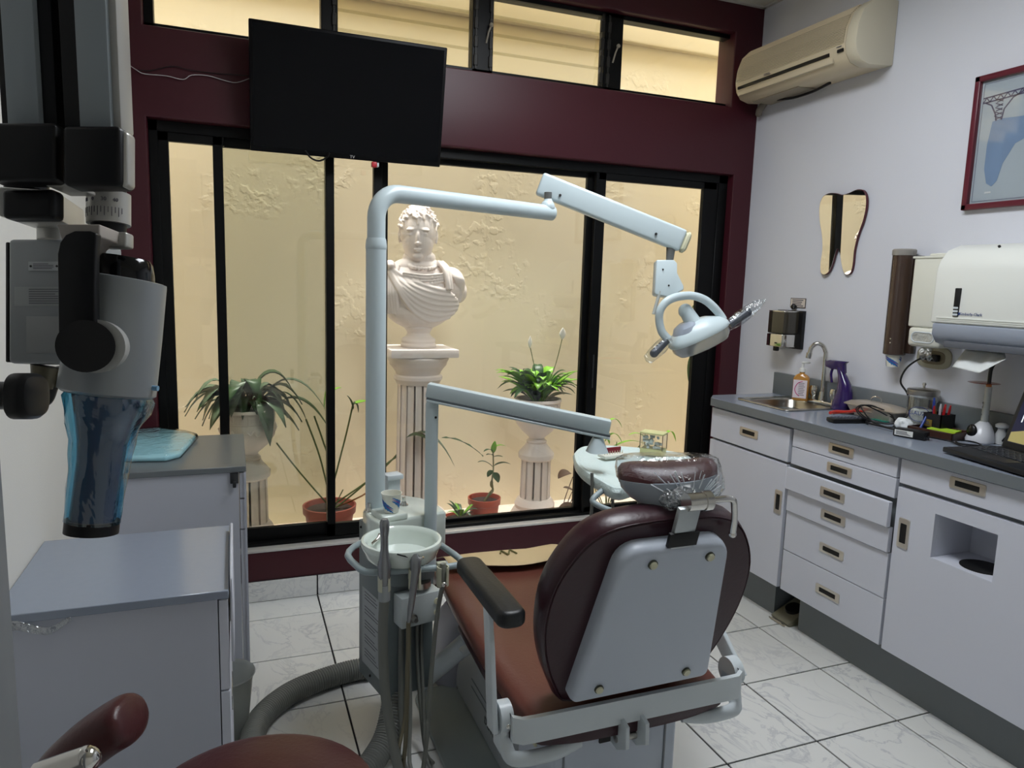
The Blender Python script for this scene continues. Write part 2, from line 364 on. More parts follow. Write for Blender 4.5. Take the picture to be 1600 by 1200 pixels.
# ---- upper louvre window
W2 = thing('window_2', '', '', (-1.43, .05, 2.231)); del W2['label'], W2['category']; struct(W2)
q = MB()
for (x0, x1, z0, z1) in [(-2.712, -2.68, 2.231, 2.572), (-2.085, -2.02, 2.231, 2.572), (-1.462, -1.368, 2.231, 2.572), (-.835, -.742, 2.231, 2.572), (-.145, -.11, 2.231, 2.572), (-2.712, -.11, 2.231, 2.252), (-2.712, -.11, 2.553, 2.572)]:
    q.box(x0, x1, .045, .1, z0, z1, r=.002, seg=1)
q.build('frame', BLK, W2)
for x0, x1 in [(-2.68, -2.085), (-.742, -.145)]:
    q = MB(); q.box(x0, x1, .07, .075, 2.25, 2.555); q.build('pane', GLASS, W2)
for x0, x1 in [(-2.02, -1.462), (-1.368, -.835)]:
    for k in range(4):
        z = 2.262 + k * .074
        q = MB(); q.obox((x0, .068, z + .034), (x1, .068, z + .034), .004, .083, up=(0, -.16, 1)); q.build('louvre', thin('louvre_glass', (244, 243, 236), .95, .05), W2)
for x in (-2.035, -1.447, -1.38, -.848, -.815):
    q = MB()
    for k in range(4): q.box(x - .009, x + .009, .036, .056, 2.262 + k * .074, 2.31 + k * .074, r=.003, seg=1)
    q.box(x - .004, x + .004, .038, .046, 2.25, 2.56); q.build('louvre_clip', mat('clip_dark', (36, 34, 30), rough=.5), W2)
for x in (-1.4, -.79):
    q = MB(); q.tube([(x, .044, 2.36), (x + .004, .028, 2.40), (x + .012, .022, 2.425)], .004, 6); q.ball((x + .013, .02, 2.428), .009); q.build('winder', mat('winder_beige', (150, 142, 126), rough=.4), W2)
# ---- light well outside
OY, OZ = .80, .055
b = MB(); b.box(-4.4, 1.6, OY, OY + .15, -.1, 4.0).box(-4.4, 1.6, OY - .04, OY + .15, 2.72, 4.0, r=.01); struct(b.build('wall_outer', PLAST, keep=True))  # unseen top raised to even out light down the well
b = MB(); b.box(-4.4, 1.6, .13, OY, -.1, OZ); struct(b.build('ground', mat('terrazzo_ground', (200, 188, 176), rough=.8, var=.25, vscale=22, bump=.3, bscale=50), keep=True))
b = MB(); b.box(-4.4, 1.6, .13, .2, -.1, .2); struct(b.build('trim_4', mat('outer_kerb', (214, 206, 196), rough=.7, var=.05), keep=True))
for n, x in (('wall_outer_left', -4.5), ('wall_outer_right', 1.6)):
    b = MB(); b.box(x, x + .1, .13, OY, -.1, 4.0); struct(b.build(n, PLAST, keep=True))
b = MB(); b.box(-4.4, -2.96, .0, .13, -.1, 2.75).box(.1, 1.6, .0, .13, -.1, 2.75).box(-4.4, 1.6, .02, .13, 2.801, 4.0); struct(b.build('wall_facade', PLAST, keep=True))  # unseen upper facade added to even out light in the well
# ceiling lamp fixture (out of frame)
t = thing('ceiling_light', 'recessed white fluorescent ceiling light with prismatic panel above the dental chair', 'ceiling light', (-1.35, -1.45, 2.66))
b = MB(); b.box(-1.66, -1.04, -2.07, -.83, 2.66, 2.70, r=.004); b.build('frame', WHT, t)
b = MB(); b.box(-1.63, -1.07, -2.04, -.86, 2.652, 2.662); b.build('diffuser', mat('diffuser', (240, 245, 255), rough=.5, emit=2.2), t)
# ================================================================ RIGHT COUNTER
def pull(parent, c, w, h, x, flip=False):
    """recessed chrome pull on a front facing -x; c=(y,z)"""
    y, z = c
    q = MB(); N = -1
    o = [(y - w / 2, z - h / 2), (y + w / 2, z - h / 2), (y + w / 2, z + h / 2), (y - w / 2, z + h / 2)]
    def rr(w_, h_, xx): return [Vector((xx, y + a, z + b_)) for a, b_ in rrect(0, 0, w_, h_, min(w_, h_) * .12, 3)]
    q.rings([rr(w, h, x), rr(w - .002, h - .002, x - .003), rr(w - (.036 if w > h else .018), h - (.018 if w > h else .034), x - .0035), rr(w - (.038 if w > h else .02), h - (.02 if w > h else .036), x + .008)], closed_ends=False)
    q.build('pull', mat('pull_chrome', (206, 200, 190), rough=.3, metal=.7), parent)
    q = MB(); q.box(x - .002, x + .002, y - w / 2 + .008, y + w / 2 - .008, z - h / 2 + .008, z + h / 2 - .008); q.build('pull_recess', DARK, parent)
DX = -.40
LIN = mat('seam_grey', (120, 124, 130), rough=.5)  # plain grey of the lift column seams
def front(name, y0, y1, z0, z1, parent, hc, hw=.115, hh=.036, out=0.0):
    q = MB(); q.box(DX - out, DX - out + .018, y0, y1, z0, z1, r=.0012, seg=1); o = q.build(name, CAB, parent)
    if hc: pull(o, hc, hw, hh, DX - out - .0005)
    return o
def carcass(y0, y1, label):
    t = thing('base_cabinet', label, 'cabinet', (-.2, (y0 + y1) / 2, .16))
    q = MB(); q.box(-.381, -.003, y0, y1, .162, .828); q.build('body', LAM, t); return t
A_ = carcass(-.848, -.335, 'white base cabinet under the sink with one drawer over one door, nearest the window')
front('drawer', -.84, -.342, .683, .818, A_, (-.602, .753))
front('door', -.838, -.342, .164, .672, A_, (-.808, .512), .04, .098)
B_ = carcass(-1.343, -.848, 'white base cabinet with a stack of six drawers in the middle of the counter')
for (z0, z1, hz, out) in [(.754, .823, .792, 0), (.684, .751, .72, 0), (.586, .672, .629, .022), (.4965, .583, .541, .008), (.334, .493, .412, 0), (.166, .331, .251, 0)]:
    front('drawer', -1.338, -.858 - (.004 if out else 0), z0, z1, B_, (-1.1, hz), out=out)
C_ = carcass(-2.3, -1.343, 'white base cabinet with waste chute opening in its door, at the right edge')
front('drawer', -2.05, -1.35, .742, .823, C_, (-1.583, .794))
# door with square cutout and chute
q = MB()
for (y0, y1, z0, z1) in [(-2.05, -1.69, .162, .728), (-1.49, -1.35, .162, .728), (-1.69, -1.49, .68, .728), (-1.69, -1.49, .162, .538)]: q.box(DX, DX + .018, y0, y1, z0, z1)
dr = q.build('door', CAB, C_); pull(dr, (-1.387, .58), .042, .1, DX - .0005)
q = MB(); q.box(DX + .0185, -.225, -1.694, -1.69, .538, .68).box(DX + .0185, -.225, -1.49, -1.486, .538, .68).box(-.224, -.22, -1.694, -1.486, .53, .684).box(DX + .0185, -.225, -1.694, -1.486, .6805, .684).box(DX + .0185, -.225, -1.694, -1.486, .532, .5375); q.build('chute_box', CAB, dr)
q = MB(); q.cone((-.315, -1.6, .5375), (-.315, -1.6, .5395), .062, .062, 32); q.build('chute_hole', DARK, dr)
# make the carcass of C hollow behind the cutout
for o in list(C_.children):
    if o.name.startswith('body'): bpy.data.objects.remove(o)
q = MB(); q.box(-.219, -.003, -2.3, -1.344, .162, .828).box(-.381, -.219, -2.3, -1.344, .69, .828).box(-.381, -.219, -2.3, -1.344, .162, .53).box(-.381, -.219, -2.3, -1.7, .5, .7).box(-.381, -.219, -1.48, -1.344, .5, .7); q.build('body', LAM, C_)
q = MB(); q.box(-.33, -.003, -.76, -.335, 0, .161); tag(q.build('plinth', LAM), 'dark grey plinth under the sink cabinet, left of the foot switch gap', 'plinth')
q = MB(); q.box(-.33, -.003, -2.3, -.9, 0, .161); tag(q.build('plinth', LAM), 'long dark grey plinth under the drawer stack and chute cabinet', 'plinth')
# foot switch
t = thing('foot_switch', 'beige wedge foot switch with round black pedal in the gap between plinths', 'foot pedal', (-.27, -.83, 0))
q = MB(); q.prism([(-.35, 0), (-.36, .012), (-.345, .02), (-.23, .075), (-.22, .07), (-.22, 0)], (0, -.775, 0), (1, 0, 0), (0, 0, 1), .1, r=.003); q.build('housing', mat('beige_pedal', (120, 116, 98), rough=.5), t)
q = MB(); q.cone((-.287, -.825, .046), (-.291, -.825, .056), .034, .032, 28); pq = q.build('pedal', BPL, t)
q = MB(); q.tube([(-.37, -.78, .006), (-.372, -.79, .006), (-.372, -.86, .006), (-.37, -.87, .006)], .003, 6); q.build('wire_guard', STEEL, t)
# worktop with sink cut-out (sink bowl hangs in the hole)
wx = [-.42, -.325, -.03, 0]; 
t = thing('worktop', 'long grey laminate worktop along the right wall with a raised backsplash', 'worktop', (-.2, -1.3, .83))
q = MB()
q.prism([(-.42, -.355), (-.365, -.295), (-.002, -.295), (-.002, -.425), (-.42, -.425)], (0, 0, .83), X, Y, .036, r=.002, seg=1)
q.box(-.42, -.318, -.725, -.425, .83, .866).box(-.03, -.002, -.725, -.425, .83, .866).box(-.42, -.002, -2.35, -.725, .83, .866)
q.build('slab', LAMT, t)
q = MB(); q.prism([(-.4215, -.355), (-.3655, -.2935), (-.364, -.2955), (-.4195, -.357), (-.4195, -2.35), (-.4215, -2.35)], (0, 0, .83), X, Y, .0345); q.build('edge_strip', LAM, t)
q = MB(); q.box(-.022, -.002, -2.35, -.292, .866, .968, r=.002); q.build('backsplash', LAM, t)
# sink
t = thing('sink', 'small stainless steel drop-in sink beside the window end of the worktop', 'sink', (-.17, -.58, .74))
q = MB()
def rc(w_, h_, r, z): return [Vector((-.174 + a, -.577 + c, z)) for a, c in rrect(0, 0, w_, h_, r, 5)]
q.rings([rc(.322, .33, .03, .8672), rc(.318, .326, .03, .8712), rc(.29, .3, .03, .8705), rc(.262, .268, .05, .8690), rc(.25, .256, .05, .86), rc(.235, .24, .05, .762), rc(.1, .1, .03, .752), rc(.01, .01, .004, .75)], closed_ends=False)
q.build('basin', STEEL, t, solid=.0012)
q = MB(); q.cone((-.174, -.577, .752), (-.174, -.577, .756), .022, .02); q.build('drain', CHR, t)
# faucet
t = thing('faucet', 'chrome gooseneck faucet with two lever knobs behind the sink', 'faucet', (-.045, -.58, .868))
q = MB(); q.box(-.065, -.027, -.72, -.56, .871, .887, r=.006); q.build('base', CHR, t)
q = MB(); q.cone((-.046, -.63, .885), (-.046, -.63, .925), .016, .013); q.tube([(-.046, -.63, .92), (-.046, -.63, 1.07), (-.048, -.628, 1.1), (-.058, -.618, 1.125), (-.074, -.603, 1.132), (-.088, -.589, 1.115), (-.093, -.584, 1.085)], .0095, 12, smooth=6); q.cone((-.0932, -.5835, 1.09), (-.095, -.581, 1.066), .0125, .0115); q.build('spout', CHR, t)
for y in (-.582, -.698):
    q = MB(); q.cone((-.046, y, .885), (-.046, y, .9), .013, .012); q.lathe([(.014, .9), (.019, .91), (.02, .935), (.016, .945), (.004, .947)], (-.046, y, 0), 16, rf=lambda r, z, a: r * (1 + .06 * math.cos(5 * a))); q.build('knob', CHR, t)
# soap bottle
t = thing('soap_bottle', 'amber liquid soap pump bottle with pink and white label beside the sink', 'soap bottle', (-.075, -.5, .872))
bx, by = -.078, -.535; bA = Vector((-.82, -.57, 0)); bB = Vector((-.57, .82, 0)); bM = Matrix(((-bA.x, bB.x, 0, bx), (-bA.y, bB.y, 0, by), (0, 0, 1, 0), (0, 0, 0, 1)))
q = MB(); q.rings([sup((bx, by, z), bA * a, bB * c, p) for z, a, c, p in [(.8722, .019, .032, 4), (.875, .022, .034, 4), (.972, .022, .034, 4), (.985, .017, .025, 3), (.993, .011, .011, 2), (1.0, .011, .011, 2)]]); q.build('bottle', mat('amber_soap', (186, 132, 62), rough=.12, coat=.4), t)
q = MB(); q.cone((bx, by, 1.0), (bx, by, 1.016), .0135, .0125); q.cone((bx, by, 1.016), (bx, by, 1.04), .005, .005); q.box(-.008, .008, -.03, .006, 1.038, 1.046, r=.003, mtx=bM); q.build('pump', mat('white_plastic', (232, 232, 228), rough=.4), t)
q = MB(); q.box(-.0236, -.0215, -.029, .029, .885, .965, mtx=bM); lb = q.build('label', mat('label_white', (232, 220, 226), rough=.5), t)
q = MB(); q.tube([bM @ Vector((-.0238, a, z)) for a, z in [(-.01, .96), (.01, .95), (.021, .925), (.014, .905), (.0, .893)]], .0016, 6, smooth=4); q.build('pink_swoosh', mat('pink_ink', (205, 60, 130), rough=.5), lb)
INK = mat('small_print', (90, 86, 96), rough=.6)
def lines(par, O, U, V, w, h, n, m=INK, th=.25):
    q = MB(); O, U, V = Vector(O), Vector(U), Vector(V); N = U.cross(V).normalized()
    for k in range(n):
        z = h * (.5 - (k + .5) / n); ww = w * random.uniform(.7, 1)
        q.prism([(-w / 2, z - h / n * th), (-w / 2 + ww, z - h / n * th), (-w / 2 + ww, z + h / n * th), (-w / 2, z + h / n * th)], O, U, V, .0003)
    return q.build('print_lines', m, par)
lines(lb, bM @ Vector((-.024, -.009, .925)), -bB, Z, .03, .06, 8, th=.14)
# purple spray bottle
t = thing('spray_bottle', 'glossy dark purple trigger spray bottle standing right of the faucet', 'spray bottle', (-.06, -.71, .867))
PUR = mat('purple_plastic', (44, 22, 88), rough=.15, coat=.5)
q = MB()
sy_ = -.05; secs = [((-.075, -.715, .868), .028, .04), ((-.075, -.715, .872), .03, .044), ((-.073, -.72, .9), .029, .043), ((-.072, -.725, .94), .026, .034), ((-.07, -.718, .98), .022, .027), ((-.068, -.703, 1.01), .016, .019), ((-.068, -.69, 1.03), .013, .014), ((-.068, -.682, 1.045), .013, .016)]
q.rings([sup((c[0], c[1] + sy_, c[2]), X * a, Y * d, 2.4, 20) for c, a, d in secs]); q.build('bottle', PUR, t)
q = MB(); q.prism([(.075, .0), (.04, -.008), (.0, -.006), (-.03, -.02), (-.024, .02), (-.04, .032), (.05, .03), (.075, .022)], (-.078, -.735, 1.04), Y, Z, .022, r=.005); q.build('spray_head', PUR, t)
q = MB(); q.tube([(-.068, -.698, 1.04), (-.068, -.69, 1.01), (-.068, -.698, .975)], .0055, 8, smooth=4); q.build('trigger', PUR, t)
# metal lidded tray box
t = thing('instrument_box', 'stainless steel instrument box with domed lid and wire handle on the worktop', 'box', (-.06, -.9, .867))
q = MB(); q.rings([[Vector((-.072 + a, -.94 + c, z)) for a, c in rrect(0, 0, w_, h_, .015, 4)] for (w_, h_, z) in [(.06, .19, .868), (.078, .235, .905), (.086, .245, .907)]]); q.build('pan', mat('warm_steel', (200, 188, 174), rough=.35, metal=.6), t)
q = MB(); q.rings([[Vector((-.072 + a, -.94 + c, z)) for a, c in rrect(0, 0, w_, h_, .014, 4)] for (w_, h_, z) in [(.092, .255, .908), (.092, .255, .912), (.07, .21, .924), (.04, .14, .93)]]); q.build('lid', mat('warm_steel', (200, 188, 174), rough=.35, metal=.6), t)
q = MB(); q.tube([(-.072, -.96, .928), (-.072, -.958, .944), (-.072, -.935, .952), (-.072, -.912, .944), (-.072, -.91, .928)], .0022, 6, smooth=4); q.build('wire_handle', CHR, t)
# remote control
t = thing('remote_control', 'black remote control lying under the scissors near the worktop edge', 'remote control', (-.29, -.97, .867))
M_ = Matrix.Translation((-.262, -.985, .867)) @ Matrix.Rotation(math.radians(-12), 4, 'Z')
q = MB(); q.box(-.075, .075, -.025, .025, 0, .017, r=.005, seg=2, mtx=M_); q.build('body', BPL, t)
for i in range(9):
    for j in range(3): q = MB(); q.box(-.062 + i * .014, -.053 + i * .014, -.017 + j * .013, -.009 + j * .013, .016, .0195, r=.001, seg=1, mtx=M_); q.build('button', mat('grey_button', (70, 74, 84), rough=.5), t)
# scissors (red handles)
t = thing('scissors', 'red handled scissors lying across the remote control', 'scissors', (-.2, -.9, .886))
RP = mat('red_plastic', (196, 52, 40), rough=.35)
q = MB()
def loopy(cx, cy, rx, ry, a, z=.893):
    p = [(cx + rx * math.cos(t_) * math.cos(a) - ry * math.sin(t_) * math.sin(a), cy + rx * math.cos(t_) * math.sin(a) + ry * math.sin(t_) * math.cos(a), z) for t_ in [2 * math.pi * k / 16 for k in range(17)]]
    return p
q.tube(loopy(-.12, -.90, .03, .018, .3, .892), .0045, 8); q.build('handle', RP, t)
q = MB(); q.tube([(-.27, -.905, .889), (-.24, -.90, .891), (-.2, -.915, .891), (-.16, -.91, .892)], .007, 8, smooth=4); q.build('handle', RP, t)
q = MB(); q.obox((-.15, -.905, .891), (-.08, -.97, .888), .01, .002); q.build('blade', CHR, t)
q = MB(); q.obox((-.16, -.912, .889), (-.29, -.93, .889), .009, .002); q.build('blade', CHR, t)
q = MB(); q.tube([(-.14, -.83, .873), (-.07, -.88, .873), (-.03, -.92, .873)], .0065, 8); tag(q.build('black_marker', BPL), 'black marker pen lying behind the scissors in front of the steel box', 'pen')
q = MB(); q.box(-.12, -.06, -1.03, -.96, .868, .871, r=.001); tag(q.build('green_card', mat('teal_card', (30, 120, 104), rough=.4)), 'small dark green plastic card lying beneath the black cables', 'card')
# gauze jar
t = thing('gauze_jar', 'round glass gauze jar with steel lid and blue lettering beside the outlet', 'jar', (-.07, -1.02, .867))
jc = (-.068, -1.135, 0)
q = MB(); q.lathe([(.001, .869), (.048, .869), (.05, .875), (.05, .985), (.046, .991), (.0485, .985), (.0485, .876), (.0, .871)], jc, 36); q.build('glass_body', thin('jar_glass', (248, 250, 250), .93, .03), t)
q = MB(); q.lathe([(0, .991), (.053, .991), (.054, .993), (.054, 1.009), (.05, 1.012), (.012, 1.016), (.004, 1.016), (.004, 1.025), (.007, 1.029), (.005, 1.035), (0, 1.036)], jc, 36); q.build('lid', STEEL, t)
q = MB(); q.lathe([(.0, .872), (.044, .872), (.046, .9), (.045, .925), (.03, .94), (0, .936)], jc, 24, rf=lambda r, z, a: r * (1 + .05 * math.sin(7 * a + z * 90))); q.build('gauze_pads', mat('gauze', (214, 214, 210), rough=.9, bump=.5, bscale=80), t)
BLUE = mat('blue_print', (44, 62, 130), rough=.5)
jf = Vector((-.55, -.82, 0)).normalized() ; jf = Vector((-.86, -.5, 0)).normalized(); ju = Vector((-jf.y, jf.x, 0)) 
ju = Z.cross(jf)
text('GAUZE', .02, Vector(jc) + jf * .0515 + Z * .927, ju, Z, BLUE, t)
q = MB(); q.tube([Vector(jc) + (jf * math.cos(a) + ju * math.sin(a)) * .0505 + Z * (.924 + .026 * math.sin(b_)) for a, b_ in [(.72 * math.cos(k * math.pi / 12), k * math.pi / 12) for k in range(25)]], .0012, 6); q.build('oval_ring', BLUE, t)
# crumpled tissue
q = MB(); q.ball((-.165, -1.15, .888), .026, (1, 1.3, .8), 24, 16)
for v in q.bm.verts: v.co += Vector(v.co - Vector((-.165, -1.15, .888))).normalized() * .009 * noise.noise(v.co * 60)
tag(q.build('tissue', mat('white_tissue', (226, 230, 232), rough=.8)), 'crumpled white tissue lying in front of the gauze jar', 'tissue')
# pen holder and pens
t = thing('pen_holder', 'black leather pen holder with brass plaque between jar and curing light', 'pen holder', (-.06, -1.16, .867))
HB = mat('black_leather', (24, 24, 30), rough=.4); hx, hy = -.085, -1.222
q = MB()
for (x0, x1, y0, y1) in [(hx - .035, hx + .035, hy + .032, hy + .035), (hx - .035, hx + .035, hy - .035, hy - .032), (hx - .035, hx - .032, hy - .035, hy + .035), (hx + .032, hx + .035, hy - .035, hy + .035)]: q.box(x0, x1, y0, y1, .867, .938)
q.box(hx - .035, hx + .035, hy - .035, hy + .035, .867, .872); q.build('cup', HB, t)
q = MB(); q.box(hx - .0365, hx - .035, hy - .002, hy + .028, .89, .915); pl_ = q.build('plaque', mat('brass_plaque', (150, 126, 66), rough=.35, metal=.6), t); lines(pl_, (hx - .037, hy + .013, .902), (0, -1, 0), Z, .02, .014, 2)
def pen(p0, p1, r, m, lab, col, nm='pen'):
    q = MB(); q.cone(p0, Vector(p0).lerp(Vector(p1), .85), r, r, 12); q.cone(Vector(p0).lerp(Vector(p1), .85), p1, r * .98, r * .6, 12)
    q.obox(Vector(p0).lerp(Vector(p1), .6) + Vector((-r * 1.2, 0, 0)), Vector(p0).lerp(Vector(p1), .9) + Vector((-r * 1.2, 0, 0)), .002, .002, up=(1, 0, 0)); tag(q.build(nm, m), lab, 'pen', 'pens in the black holder')
pen((hx, hy + .018, .873), (hx - .002, hy + .026, .99), .0045, mat('blue_pen', (36, 66, 150), rough=.3), 'blue pen, tallest in the black holder', 'blue')
pen((hx + .01, hy + .01, .873), (hx + .006, hy + .034, .978), .0045, mat('orange_pen', (190, 120, 40), rough=.3), 'orange brown pencil at the left of the black holder', 'o')
pen((hx, hy - .002, .873), (hx - .004, hy - .004, .972), .004, mat('silver_pen', (200, 200, 204), rough=.3), 'silver and black pen in the middle of the holder', 's')
pen((hx, hy - .01, .873), (hx - .004, hy - .022, .974), .0045, mat('red_pen', (190, 36, 40), rough=.3), 'red pen at the right of the black holder, leaning outward', 'r')
pen((hx + .01, hy - .02, .873), (hx + .006, hy - .034, .972), .004, mat('red_pen2', (170, 30, 36), rough=.3), 'second red pen, rightmost in the black holder', 'r')
pen((hx - .01, hy + .008, .873), (hx - .008, hy + .018, .962), .004, mat('red_pen2', (170, 30, 36), rough=.3), 'short dark red pen between the blue and silver pens', 'r')
# note tray
t = thing('note_tray', 'low dark brown wooden tray holding paper notes on the worktop', 'tray', (-.13, -1.26, .867))
BW = mat('dark_brown_wood', (62, 38, 30), rough=.35); tc_ = Matrix.Translation((-.12, -1.255, .867)) @ Matrix.Rotation(math.radians(8), 4, 'Z')
q = MB(); q.box(-.05, .06, -.075, .075, 0, .005, mtx=tc_)
for a in [(-.06, -.05, -.08, .08), (.06, .066, -.08, .08), (-.06, .066, .075, .08), (-.06, .066, -.08, -.075)]: q.box(*a, 0, .024, r=.001, seg=1, mtx=tc_)
q.build('tray_body', BW, t)
q = MB(); q.box(-.03, .03, -.06, .03, .012, .0235, mtx=tc_ @ Matrix.Rotation(.2, 4, 'Z')); tag(q.build('sticky_notes', mat('lime_paper', (176, 216, 60), rough=.6)), 'lime green sticky note pad in the brown tray', 'notes')
q = MB(); q.box(-.048, .0, -.07, .03, .006, .012, mtx=tc_); tag(q.build('sticky_notes', mat('peach_paper', (226, 160, 120), rough=.6)), 'peach coloured paper notes under the green pad in the brown tray', 'notes')
pen((-.15, -1.2, .873), (-.11, -1.195, .93), .0045, mat('blue_pen', (36, 66, 150), rough=.3), 'blue pen leaning out of the brown note tray', 'b')
# power adapter and cables
t = thing('power_adapter', 'black laptop power adapter with white label near the worktop edge', 'power adapter', (-.27, -1.28, .867))
M_ = Matrix.Translation((-.262, -1.262, .867)) @ Matrix.Rotation(math.radians(-72), 4, 'Z')
q = MB(); q.box(-.052, .052, -.022, .022, 0, .028, r=.004, mtx=M_); q.build('brick', BPL, t)
a0 = M_ @ Vector((-.014, -.0225, .014)); au = (M_.to_3x3() @ X); 
q = MB(); q.box(-.046, .014, -.0228, -.0218, .005, .024, mtx=M_); lb = q.build('label', mat('label_plain', (222, 224, 220), rough=.5), t); lines(lb, M_ @ Vector((-.016, -.0229, .0145)), au, Z, .05, .014, 4)
CAB_B = mat('black_cable', (18, 18, 20), rough=.4)
def cable(nm, pts, r, m, lab, k=6, cat='cable', n=8): q = MB(); q.tube(pts, r, n, smooth=k); return tag(q.build(nm, m), lab, cat)
cable('power_cable', [(-.02, -1.1, 1.125), (-.06, -1.09, 1.115), (-.09, -1.07, 1.08), (-.1, -1.06, 1.03), (-.09, -1.085, .99), (-.09, -1.1, .95), (-.12, -1.12, .91), (-.17, -1.1, .88), (-.2, -1.03, .877), (-.23, -1.05, .876), (-.24, -1.16, .876), (-.255, -1.21, .88)], .0036, CAB_B, 'black power cable running from the oval wall outlet to the adapter')
L_ = []
for k in range(30):
    a = k * .62; L_.append((-.17 + .055 * math.cos(a) + .002 * k * .3, -1.03 + .075 * math.sin(a * 1.0 + .3 * math.sin(k)), .895 + .03 * math.sin(a * .7 + k * .2)))
cable('coiled_cable', L_, .0026, CAB_B, 'tangled coil of thin black cable between steel box and adapter', 4)
cable('laptop_cable', [(-.25, -1.315, .88), (-.2, -1.36, .872), (-.22, -1.42, .871), (-.16, -1.44, .872), (-.13, -1.39, .873), (-.18, -1.37, .876), (-.2, -1.4, .872), (-.12, -1.46, .872), (-.08, -1.5, .876)], .0026, CAB_B, 'thin black cable looping from the adapter towards the laptop')
cable('earphone_cable', [(-.04, -1.42, .872), (-.05, -1.45, .9), (-.03, -1.47, .885), (-.06, -1.48, .92), (-.04, -1.5, .9), (-.07, -1.46, .872)], .003, CAB_B, 'bunch of dark wires beside the laptop hinge')
# curing light on its stand
t = thing('curing_light', 'white dental curing light with orange shield standing in an oval charging base', 'curing light', (-.08, -1.33, .867))
cx, cy = -.075, -1.372
q = MB(); q.rings([sup((cx, cy, .868), X * .04, Y * .042, 2.2), sup((cx, cy, .875), X * .042, Y * .043, 2.2), sup((cx + .004, cy, .9), X * .036, Y * .036, 2.2), sup((cx + .01, cy, .925), X * .024, Y * .024, 2), sup((cx + .012, cy, .936), X * .014, Y * .014, 2)]); q.build('charging_base', mat('pearl_white', (214, 216, 222), rough=.25), t)
q = MB(); ce_ = Vector((cx - .026, cy + .012, .902)); q.ball(ce_, .022, (.55, 1, 1.1), 24, 16, rot=Matrix.Rotation(math.radians(-20), 3, 'Z')); q.build('base_socket', BPL, t)
q = MB(); q.tube([(cx + .012, cy, .93), (cx + .012, cy - .0005, 1.0), (cx + .012, cy - .001, 1.055)], .0105, 16, rad=[.0115, .011, .0105]); q.build('wand', mat('satin_silver', (196, 200, 198), rough=.3, metal=.3), t)
q = MB()
for z in (.96, .985, 1.0): q.cone((cx + .0, cy + .004, z), (cx - .0005, cy + .0045, z), .003, .003, 10)
q.build('button', mat('grey_button', (70, 74, 84), rough=.5), t)
q = MB(); q.cone((cx + .012, cy, 1.05), (cx + .012, cy, 1.066), .0085, .0085, 16); q.build('collar', mat('orange_collar', (206, 130, 60), rough=.3), t)
q = MB(); q.ball((cx + .004, cy + .012, 1.067), .048, (1, 1, .045), 32, 8); q.build('orange_shield', mat('coral_shield', (206, 96, 66), rough=.2, trans=.3), t)
q = MB(); q.tube([(cx + .012, cy, 1.068), (cx + .012, cy, 1.11), (cx + .01, cy - .008, 1.13), (cx + .006, cy - .016, 1.14)], .0058, 12, smooth=4); q.build('light_guide', BPL, t)
# small white jar
q = MB(); q.lathe([(0, .867), (.016, .867), (.017, .9), (.012, .912), (.012, .92), (.02, .924), (.02, .932), (.01, .938), (0, .939)], (-.035, -1.415, 0), 20); tag(q.build('tip_jar', mat('jar_white', (206, 208, 208), rough=.25)), 'small white capped jar behind the curing light', 'jar')
# laptop
t = thing('laptop', 'open black laptop lying at the right end of the worktop, screen lit', 'laptop', (-.25, -1.6, .867))
Ml = Matrix.Translation((-.37, -1.465, .867)) @ Matrix.Rotation(math.radians(-10), 4, 'Z')
# local: x from front-left corner toward the hinge side (+x), -y along the front
q = MB(); q.box(0, .215, -.34, 0, .004, .02, r=.004, mtx=Ml); q.build('base', mat('laptop_black', (26, 28, 32), rough=.4), t)
for r_ in range(5):
    for c_ in range(14):
        q = MB(); q.box(.085 + r_ * .0205, .101 + r_ * .0205, -.035 - c_ * .0205, -.019 - c_ * .0205, .0195, .0225, r=.001, seg=1, mtx=Ml); q.build('key', mat('key_black', (44, 47, 54), rough=.45), t)
q = MB(); q.box(.02, .075, -.21, -.12, .0198, .0206, mtx=Ml); q.build('touchpad', mat('touchpad', (46, 44, 44), rough=.35), t)
Mh = Ml @ Matrix.Translation((.215, 0, .018)) @ Matrix.Rotation(math.radians(18), 4, 'Y')
q = MB(); q.box(0, .007, -.34, 0, 0, .215, r=.003, mtx=Mh); sc_ = q.build('lid', mat('laptop_black', (26, 28, 32), rough=.4), t)
def scr(nm, rgb): return mat(nm, rgb, rough=.3, emit=.55)
q = MB(); q.box(-.0006, .0, -.33, -.014, .02, .205, mtx=Mh); sc2 = q.build('screen', scr('screen_night', (20, 26, 52)), t)
q = MB(); q.prism([(0, 0), (.31, 0), (.31, .05), (.24, .035), (.16, .055), (.1, .03), (.05, .045), (0, .03)], Mh @ Vector((-.0012, -.016, .022)), Mh.to_3x3() @ Vector((0, -1, 0)), Mh.to_3x3() @ Z, .0003); q.build('wallpaper_field', scr('screen_field', (150, 140, 90)), sc2)
text('12:25', .038, Mh @ Vector((-.0014, -.07, .1)), Mh.to_3x3() @ Vector((0, -1, 0)), Mh.to_3x3() @ Z, scr('screen_white', (235, 238, 240)), sc2)
